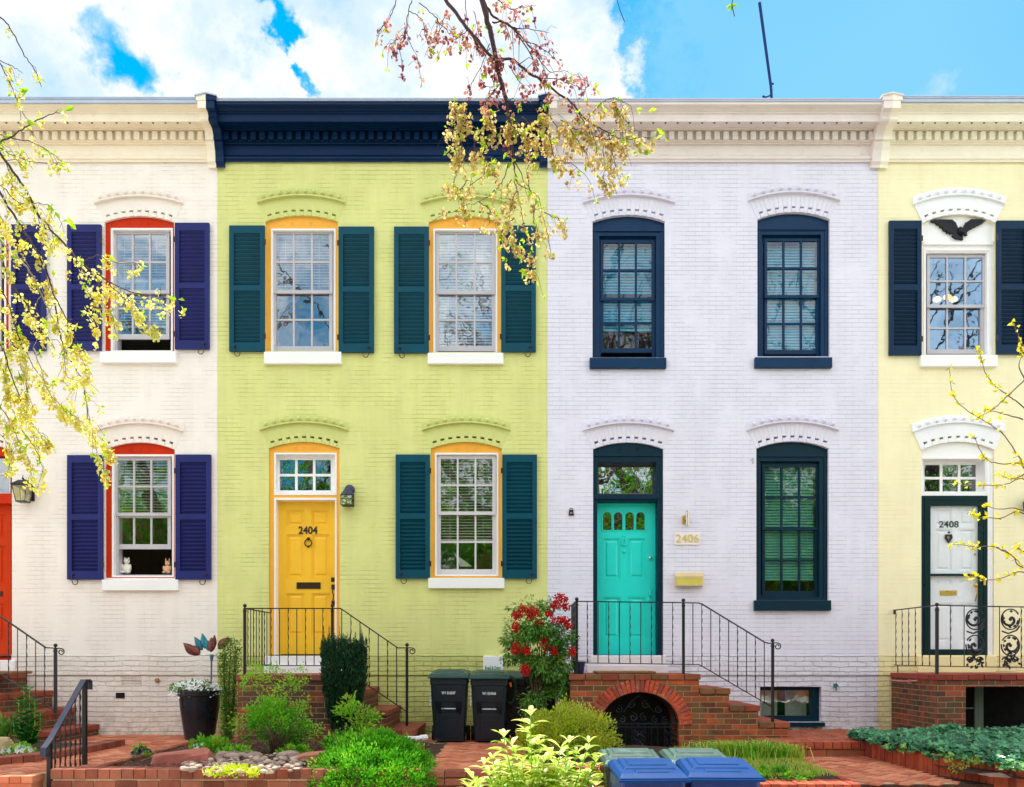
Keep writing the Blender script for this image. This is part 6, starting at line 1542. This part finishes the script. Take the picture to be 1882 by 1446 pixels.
# two strays at the top right
W.tube(C((1134, 0), (1140, 20), (1148, 40)), .002, 4); W.tube([Q(1134, -10, 4), Q(1150, -120, 4.1), Q(1000, -200, 4.3), top0+Vector((0, -.3, .4))], .004, 5)
W.tube(C((1348, -10), (1345, 8), (1350, 30)), .002, 4); W.tube([Q(1348, -10, 4), Q(1300, -160, 4.1), Q(1100, -230, 4.3), top0+Vector((0, -.35, .5))], .004, 5)
for k in range(5): Lf.leaf(Q(1345, 8, 4), rv()+Vector((0, 0, -1)), runit(), .04, .014, .1)
# upper crown of this tree, out of view but mirrored in the panes
def limbs(W, Lq, base, dirs, L, r, depth=0, leafs=14, m_leaf=.09):
    for d in dirs:
        d = d.normalized(); e = base+d*L; m_ = base+d*L*.5+rv(L*.07); W.tube([base, m_, e], r, 6 if depth < 2 else 4, r2=r*.55)
        if depth < 3: limbs(W, Lq, e, [(d+rv(.85)+Vector((0, 0, .15))) for _ in range(3)], L*.68, r*.55, depth+1, leafs, m_leaf)
        if depth >= 2:
            for k in range(leafs): Lq.leaf(e+rv(L*.5), rv()+Vector((0, 0, -.2)), runit(), m_leaf*rnd.uniform(.6, 1.2), m_leaf*.5, rnd.random())
K = MB(); limbs(W, K, Vector((tx-.3, ty+.8, 3.6)), [Vector((1.1, -.3, 1.1)), Vector((-.9, -.5, 1.3)), Vector((.2, -.2, 1.5)), Vector((-.5, -1, .9))], 2.0, .12, 0, 7)
W.build('trunk', M_bark, T, smooth=True); S.build('seed_cluster', M_seed, T); S2.build('seed_cluster', M_seedp, T, label='reddish seed clusters against the sky'); Lf.build('new_leaves', M_new, T); K.build('crown', M_rose, T)
# ---- left tree
T = thing('street_tree', 'weeping street tree reaching in from the left edge with yellow green seeds', 'tree', (-5.2, -8.4, -.7))
W, S, S2, Lf = MB(), MB(), MB(), MB(); Wp = MB()
W.tube(catmull([Vector((-5.2, -8.4, -.75)), Vector((-5.15, -8.4, 1.5)), Vector((-4.9, -8.45, 3.2)), Vector((-4.2, -8.5, 4.3)), Q(-150, -60, 4.1)], 6), .16, 9, r2=.03)
for e in (Q(-60, 120, 4.1), Q(-80, 330, 4.1), Q(-60, 560, 4.1)): W.tube(catmull([Vector((-4.9, -8.45, 3.2)), Q(-330, 250, 4.3), e], 5), .04, 6, r2=.012)
def LC(*p, d=4.1): return [Q(a, b, d+(k-len(p)/2)*.04) for k, (a, b) in enumerate(p)]
def ls(p, r0=.004, r1=.0014, seeds=16, leaves=3, SS=None, WW=None, **k): shoot(WW or W, SS or S, Lf, LC(*p), r0, r1, int(seeds*.6+.5), leaves, **{**dict(side=6, slen=.06, t0=.0, t1=.9, cl=8), **k})
ls(((-60, -30), (0, 30), (25, 62), (42, 98), (62, 125), (76, 160)), .004, .0015, 3, 1, side=1); ls(((-60, 100), (0, 112), (28, 125), (42, 135)), .003, .001, 3, 0, side=1)
ls(((-60, 40), (-10, 100), (12, 140), (28, 175), (40, 205), (58, 230)), .0035, .0015, 5, 2, side=3)
ls(((-60, 290), (0, 262), (30, 245), (60, 225), (92, 210), (118, 206)), .005, .0014, 2, 5, side=3); ls(((-30, 230), (10, 250), (60, 262), (95, 280), (115, 300)), .003, .001, 4, 4)
ls(((-60, 240), (0, 272), (40, 292), (80, 300), (116, 306)), .003, .001, 3, 3)
ls(((-60, 180), (0, 280), (45, 345), (75, 400), (112, 440), (150, 482), (190, 510), (230, 533), (290, 545), (325, 552)), .007, .0018, 70, 6, side=14, slen=.07)
ls(((150, 482), (180, 470), (205, 480), (240, 482), (265, 488)), .002, .001, 10, 2, side=3, slen=.04)
ls(((190, 510), (225, 545), (250, 560), (270, 590), (295, 610)), .0025, .001, 30, 2, side=5, slen=.04)
ls(((175, 505), (190, 540), (205, 575), (215, 600)), .002, .001, 18, 1); ls(((130, 460), (165, 520), (180, 560), (175, 620)), .002, .001, 22, 2)
ls(((-60, 250), (0, 355), (35, 410), (60, 450), (85, 500), (98, 540), (108, 600), (118, 640), (140, 680), (155, 715), (162, 790)), .006, .002, 50, 5, side=12, WW=W)
ls(((-60, 350), (0, 440), (35, 475), (62, 510), (85, 560), (104, 600), (118, 632), (124, 680)), .0055, .002, 34, 4, WW=Wp, side=9)
ls(((-40, 420), (0, 470), (20, 520), (50, 560), (75, 600), (100, 640)), .005, .002, 34, 3)
ls(((-60, 470), (0, 530), (30, 600), (55, 660), (80, 700)), .004, .0015, 34, 3); ls(((98, 540), (125, 590), (140, 630), (152, 660), (165, 690)), .003, .001, 34, 2, side=6, slen=.05)
ls(((-60, 560), (0, 630), (20, 690), (40, 740), (55, 780), (70, 830)), .004, .0015, 40, 8); ls(((30, 600), (45, 660), (50, 720), (60, 780), (90, 810)), .003, .001, 50, 8)
ls(((62, 640), (90, 720), (120, 750), (150, 775), (180, 800), (205, 825)), .003, .001, 60, 6, side=10, slen=.05, WW=Wp); ls(((155, 715), (165, 770), (175, 815), (183, 850), (205, 870)), .0025, .001, 18, 3, WW=Wp)
ls(((-40, 700), (10, 760), (30, 800), (50, 840), (60, 880)), .0025, .001, 28, 8); ls(((40, 790), (62, 820), (78, 860), (70, 890)), .002, .001, 12, 4, side=3); ls(((-40, 780), (0, 800), (25, 830), (18, 850)), .002, .001, 14, 4)
ls(((104, 600), (112, 570), (96, 560), (60, 640)), .0025, .001, 3, 1, WW=Wp, side=1); ls(((118, 640), (122, 690), (140, 700), (130, 740)), .0025, .001, 8, 1, WW=Wp)
ls(((-60, 330), (0, 340), (30, 370), (60, 372), (95, 380), (110, 405)), .003, .001, 14, 5); ls(((-60, 380), (-5, 395), (20, 425), (50, 445)), .003, .001, 26, 4); ls(((-60, 200), (10, 300), (25, 345), (60, 380), (82, 430), (100, 445)), .003, .001, 34, 4)
ls(((-30, 570), (5, 590), (20, 630), (10, 680)), .002, .001, 26, 4); ls(((-30, 650), (5, 680), (15, 730), (30, 770)), .002, .001, 34, 8)
for px, py in ((52, 165), (130, 405), (135, 420), (150, 480), (200, 468), (325, 550), (50, 220), (118, 206), (102, 505), (80, 585), (45, 700), (50, 820), (10, 780), (20, 470)): leafpair(Lf, Q(px, py, 4.05), rv(), 1.8)
W.build('trunk', M_bark, T, smooth=True); Wp.build('pale_twigs', mat('white sunlit twig', (196, 180, 170), .6, .2), T, smooth=True); S.build('seed_cluster', M_seedg, T); Lf.build('new_leaves', M_new, T)  # sunlight on the pale twigs is put into their white colour
# ---- right tree
T = thing('sapling', 'slender sapling at the right edge with sparse bright yellow new leaves', 'tree', (5.1, -5.2, -.65))
W, Lf = MB(), MB(); M_yel = leafm('bright yellow leaf', [(236, 220, 30), (248, 240, 70), (220, 220, 50)], .45)
d0 = 7.3; R = lambda *p: [Q(a, b, d0+k*.02) for k, (a, b) in enumerate(p)]
W.tube(catmull([Vector((5.1, -5.2, -.66)), Vector((5.0, -5.2, .6)), Vector((4.9, -5.2, 1.8)), Vector((4.75, -5.2, 3.0)), Vector((4.6, -5.2, 4.2))], 6), .035, 7, r2=.012)
for p in (((2010, 1000), (1890, 870), (1876, 845), (1840, 795), (1800, 768), (1762, 742), (1748, 715), (1745, 675)), ((1990, 850), (1885, 752), (1855, 728), (1820, 700), (1805, 665), (1800, 640)), ((1890, 690), (1850, 730), (1820, 755), (1800, 765)), ((2010, 900), (1890, 855), (1840, 852), (1812, 842), (1796, 815), (1790, 800)),
          ((2010, 940), (1890, 882), (1850, 890), (1800, 892), (1760, 888)), ((2010, 990), (1885, 938), (1840, 936), (1810, 930)), ((2010, 1020), (1885, 944), (1840, 952), (1800, 950), (1785, 945)), ((2010, 1060), (1885, 1045), (1862, 1022), (1830, 1005), (1790, 1004), (1750, 1000)),
          ((2010, 1090), (1885, 1052), (1850, 1060), (1820, 1066), (1790, 1058), (1780, 1064)), ((1830, 1005), (1858, 1020), (1880, 1040)), ((1990, 700), (1885, 640), (1870, 610), (1862, 592)), ((1990, 760), (1885, 655), (1878, 635)), ((1880, 770), (1850, 762), (1812, 752)), ((1885, 700), (1872, 670), (1882, 650)),
          ((1885, 870), (1860, 880), (1835, 872)), ((2010, 1110), (1890, 1020), (1868, 1005))):
    c = catmull(R(*p)); W.tube([v+rv(.004) for v in c], .0065, 5, r2=.0022)
    for i, v in enumerate(c):
        if i > 6 and rnd.random() < .34 or i == len(c)-1:
            W.tube([v, v+rv(.035)], .002, 4)
            for k in range(rnd.randint(2, 5)): Lf.leaf(v+rv(.018), rv()+Vector((-.3, 0, .2)), runit(), .05*rnd.uniform(.5, 1.1), .03, rnd.random(), fold=.35)
W.build('trunk', mat('brown sapling bark', (120, 84, 66), .7, .25), T, smooth=True); Lf.build('new_leaves', M_yel, T)

# ================================================================ across the street (seen only as reflections)
def far_tree(x, y, h, label, seed):   # tall, thinly leaved crown
    global rnd
    T = thing('street_tree', label, 'tree', (x, y, -.7), 'trees across the street'); W, K = MB(), MB(); st = rnd; rnd = random.Random(seed)
    b = Vector((x, y, -.8)); t = b+Vector((rnd.uniform(-1.2, 1.2), 0, h*.34)); W.tube([b, b.lerp(t, .5)+rv(.2), t], .34, 9, r2=.27)
    limbs(W, K, t, [Vector((rnd.uniform(-1, 1), rnd.uniform(-.7, .7), 1.1)) for _ in range(4)], h*.27, .20, 0, 12, .10)
    for k in range(6500): v = runit()*rnd.random()**.4; K.leaf(b+Vector((v.x*3.6, v.y*2.2, 6.0+v.z*4.0)), rv(), runit(), .2, .13, rnd.random())
    rnd = st; W.build('trunk', M_bark, T); K.build('crown', M_mound, T)
for i, (x, y, h) in enumerate(((-14, -20.6, 17), (-7.6, -20.6, 19), (-1.6, -20.8, 17.5), (4.6, -20.4, 19), (10.8, -20.7, 18), (17, -20.5, 18))): far_tree(x, y, h, 'leafy tree on the far pavement, number %s from the left' % ['one', 'two', 'three', 'four', 'five', 'six'][i], 20+i)
H = thing('brick_building', 'plain red brick terrace across the street, seen only as reflections', 'house', (0, -30, -.7))
q = MB(); hs = []
for i in range(8):
    for z_ in (.6, 4.2): hs.append(rect(-17.5+i*4.6, -16.2+i*4.6, z_, z_+2.2))
for k, h in enumerate(hs): pass
q.shape(rect(-20, 20, -.8, 7.6), hs, -27.6, -27.3); q.box(-20, 20, -27.8, -27.3, 7.6, 8.1); q.build('wall', red_b2, H)
q = MB()
for h in hs: q.box(h[0][0]+.003, h[1][0]-.003, -27.5, -27.45, h[0][1]+.003, h[2][1]-.003)
q.build('window', white_p, H)
# ================================================================ light, sky, camera
SE, SR = math.radians(67), math.radians(-14)      # sun behind the houses, a little to the left
def make_world():
    w = bpy.data.worlds.new('World'); bpy.context.scene.world = w; w.use_nodes = True
    t = NT(w.node_tree); t.n.clear()
    out = t.add('ShaderNodeOutputWorld'); bg = t.add('ShaderNodeBackground'); t.l.new(bg.outputs[0], out.inputs[0])
    sky = t.add('ShaderNodeTexSky', sky_type='NISHITA', sun_disc=False); sky.sun_elevation = SE; sky.sun_rotation = SR
    sky.air_density = 1.0; sky.dust_density = .4; sky.ozone_density = 2.5
    co = t.add('ShaderNodeTexCoord').outputs['Generated']
    s = t.add('ShaderNodeSeparateXYZ'); t.l.new(co, s.inputs[0]); x, y, z = s.outputs
    yc = t.m('MAXIMUM', y, .08); u = t.m('DIVIDE', x, yc); v = t.m('DIVIDE', z, yc); front = t.smooth(y, .15, .4)
    n1 = t.noise(co, 7.5, 7, .62); n2 = t.noise(co, 2.2, 3, .5)
    # blue gaps and the open blue to the right, as directions in the sky
    u0, v0 = u, v
    u = t.m('ADD', u, t.m('MULTIPLY', t.m('SUBTRACT', t.noise(co, 9, 6, .65), .5), .20)); v = t.m('ADD', v, t.m('MULTIPLY', t.m('SUBTRACT', t.noise(co, 12, 5, .6), .5), .16))
    sh0 = t.noise(co, 26, 7, .7)
    def seg(ax, ay, bx, by, w):   # signed distance to a line through two sky directions
        L = math.hypot(bx-ax, by-ay); nx, ny = (by-ay)/L, -(bx-ax)/L
        d = t.m('ABSOLUTE', t.m('ADD', t.m('MULTIPLY', t.m('SUBTRACT', u, ax), nx), t.m('MULTIPLY', t.m('SUBTRACT', v, ay), ny)))
        ex, ey = (bx-ax)/L, (by-ay)/L
        al = t.m('ADD', t.m('MULTIPLY', t.m('SUBTRACT', u, ax), ex), t.m('MULTIPLY', t.m('SUBTRACT', v, ay), ey))
        over = t.m('MAXIMUM', t.m('MAXIMUM', t.m('MULTIPLY', al, -1), t.m('SUBTRACT', al, L)), 0)
        return t.smooth(t.m('ADD', d, over), 0, w, 1, 0)
    c = lambda a, b: ((a-941)/1562.5, (1205-b)/1562.5)
    gap = t.m('MAXIMUM', seg(*c(172, 10), *c(275, 158), .056), t.m('MULTIPLY', seg(*c(545, 100), *c(572, 165), .018), .9))
    gap = t.m('MAXIMUM', gap, t.m('MULTIPLY', seg(*c(490, 10), *c(525, 60), .02), .75))
    right = t.smooth(t.m('ADD', u, t.m('MULTIPLY', t.m('SUBTRACT', sh0, .5), .22)), .09, .22)
    wisp = t.m('ADD', t.m('MULTIPLY', t.smooth(u0, .3, .6), .10), t.m('MULTIPLY', seg(*c(1700, 165), *c(1740, 150), .06), .26))
    bias = t.m('ADD', t.m('SUBTRACT', t.m('SUBTRACT', .20, t.m('MULTIPLY', gap, .36)), t.m('MULTIPLY', right, .52)), wisp)
    fr = t.m('ADD', n1, bias)
    bk = t.m('ADD', t.m('ADD', t.m('MULTIPLY', n1, .5), t.m('MULTIPLY', n2, .6)), -.02)
    cov = t.m('ADD', t.m('MULTIPLY', fr, front), t.m('MULTIPLY', bk, t.m('SUBTRACT', 1, front)))
    cloud = t.smooth(cov, .38, .66)
    # cloud brightness: white with faint blue grey hollows
    sh = t.noise(co, 11, 7, .6)
    ccol = t.mix(t.smooth(t.m('ADD', t.m('MULTIPLY', sh, .7), t.m('MULTIPLY', n1, .3)), .42, .58), (CL*.66, CL*.82, CL*1.0, 1), (CL*1.0, CL*1.01, CL*1.03, 1))
    ccol = t.mix(front, (CB*1.03, CB, CB*.95, 1), ccol)
    hs = t.add('ShaderNodeHueSaturation'); hs.inputs['Hue'].default_value = .478; hs.inputs['Saturation'].default_value = 1.7; hs.inputs['Value'].default_value = SKYV; t.l.new(sky.outputs[0], hs.inputs['Color'])
    # below the horizon only ground is there; keep the sky colour
    blue = t.mix(t.m('MULTIPLY', t.m('MULTIPLY', right, front), t.smooth(n2, .3, .7, .62, .86)), hs.outputs[0], (1.25, 2.85, 4.1, 1))
    colr = t.mix(cloud, blue, ccol)
    t.put(bg.inputs[0], colr); bg.inputs[1].default_value = .12
CL, CB, SKYV = 4.3, 10.0, .85
make_world()
sd = bpy.data.lights.new('sun', 'SUN'); sd.energy = 4.0; sd.angle = math.radians(.5); sd.color = (1, .95, .86)
so = bpy.data.objects.new('sun', sd); col.objects.link(so)
# blender's sky: rotation 0 looks along +y, positive turns clockwise seen from above
dirv = Vector((math.sin(SR)*math.cos(SE), math.cos(SR)*math.cos(SE), math.sin(SE)))
so.rotation_euler = (-dirv).to_track_quat('-Z', 'Y').to_euler(); so.location = (0, 5, 20)
cd = bpy.data.cameras.new('camera'); cam = bpy.data.objects.new('camera', cd); col.objects.link(cam)
cam.location = (0, -D, EZ); cam.rotation_euler = (math.pi/2, 0, 0)
cd.sensor_width = 36; cd.lens = 36*F/1882; cd.shift_x = 0; cd.shift_y = (HY-723)/1882; cd.clip_end = 2000; cd.clip_start = .05
sc = bpy.context.scene; sc.camera = cam
sc.view_settings.view_transform = 'Standard'; sc.view_settings.look = 'None'; sc.view_settings.exposure = 1.1; sc.view_settings.gamma = 1
sc.cycles.max_bounces = 8; sc.cycles.transparent_max_bounces = 16
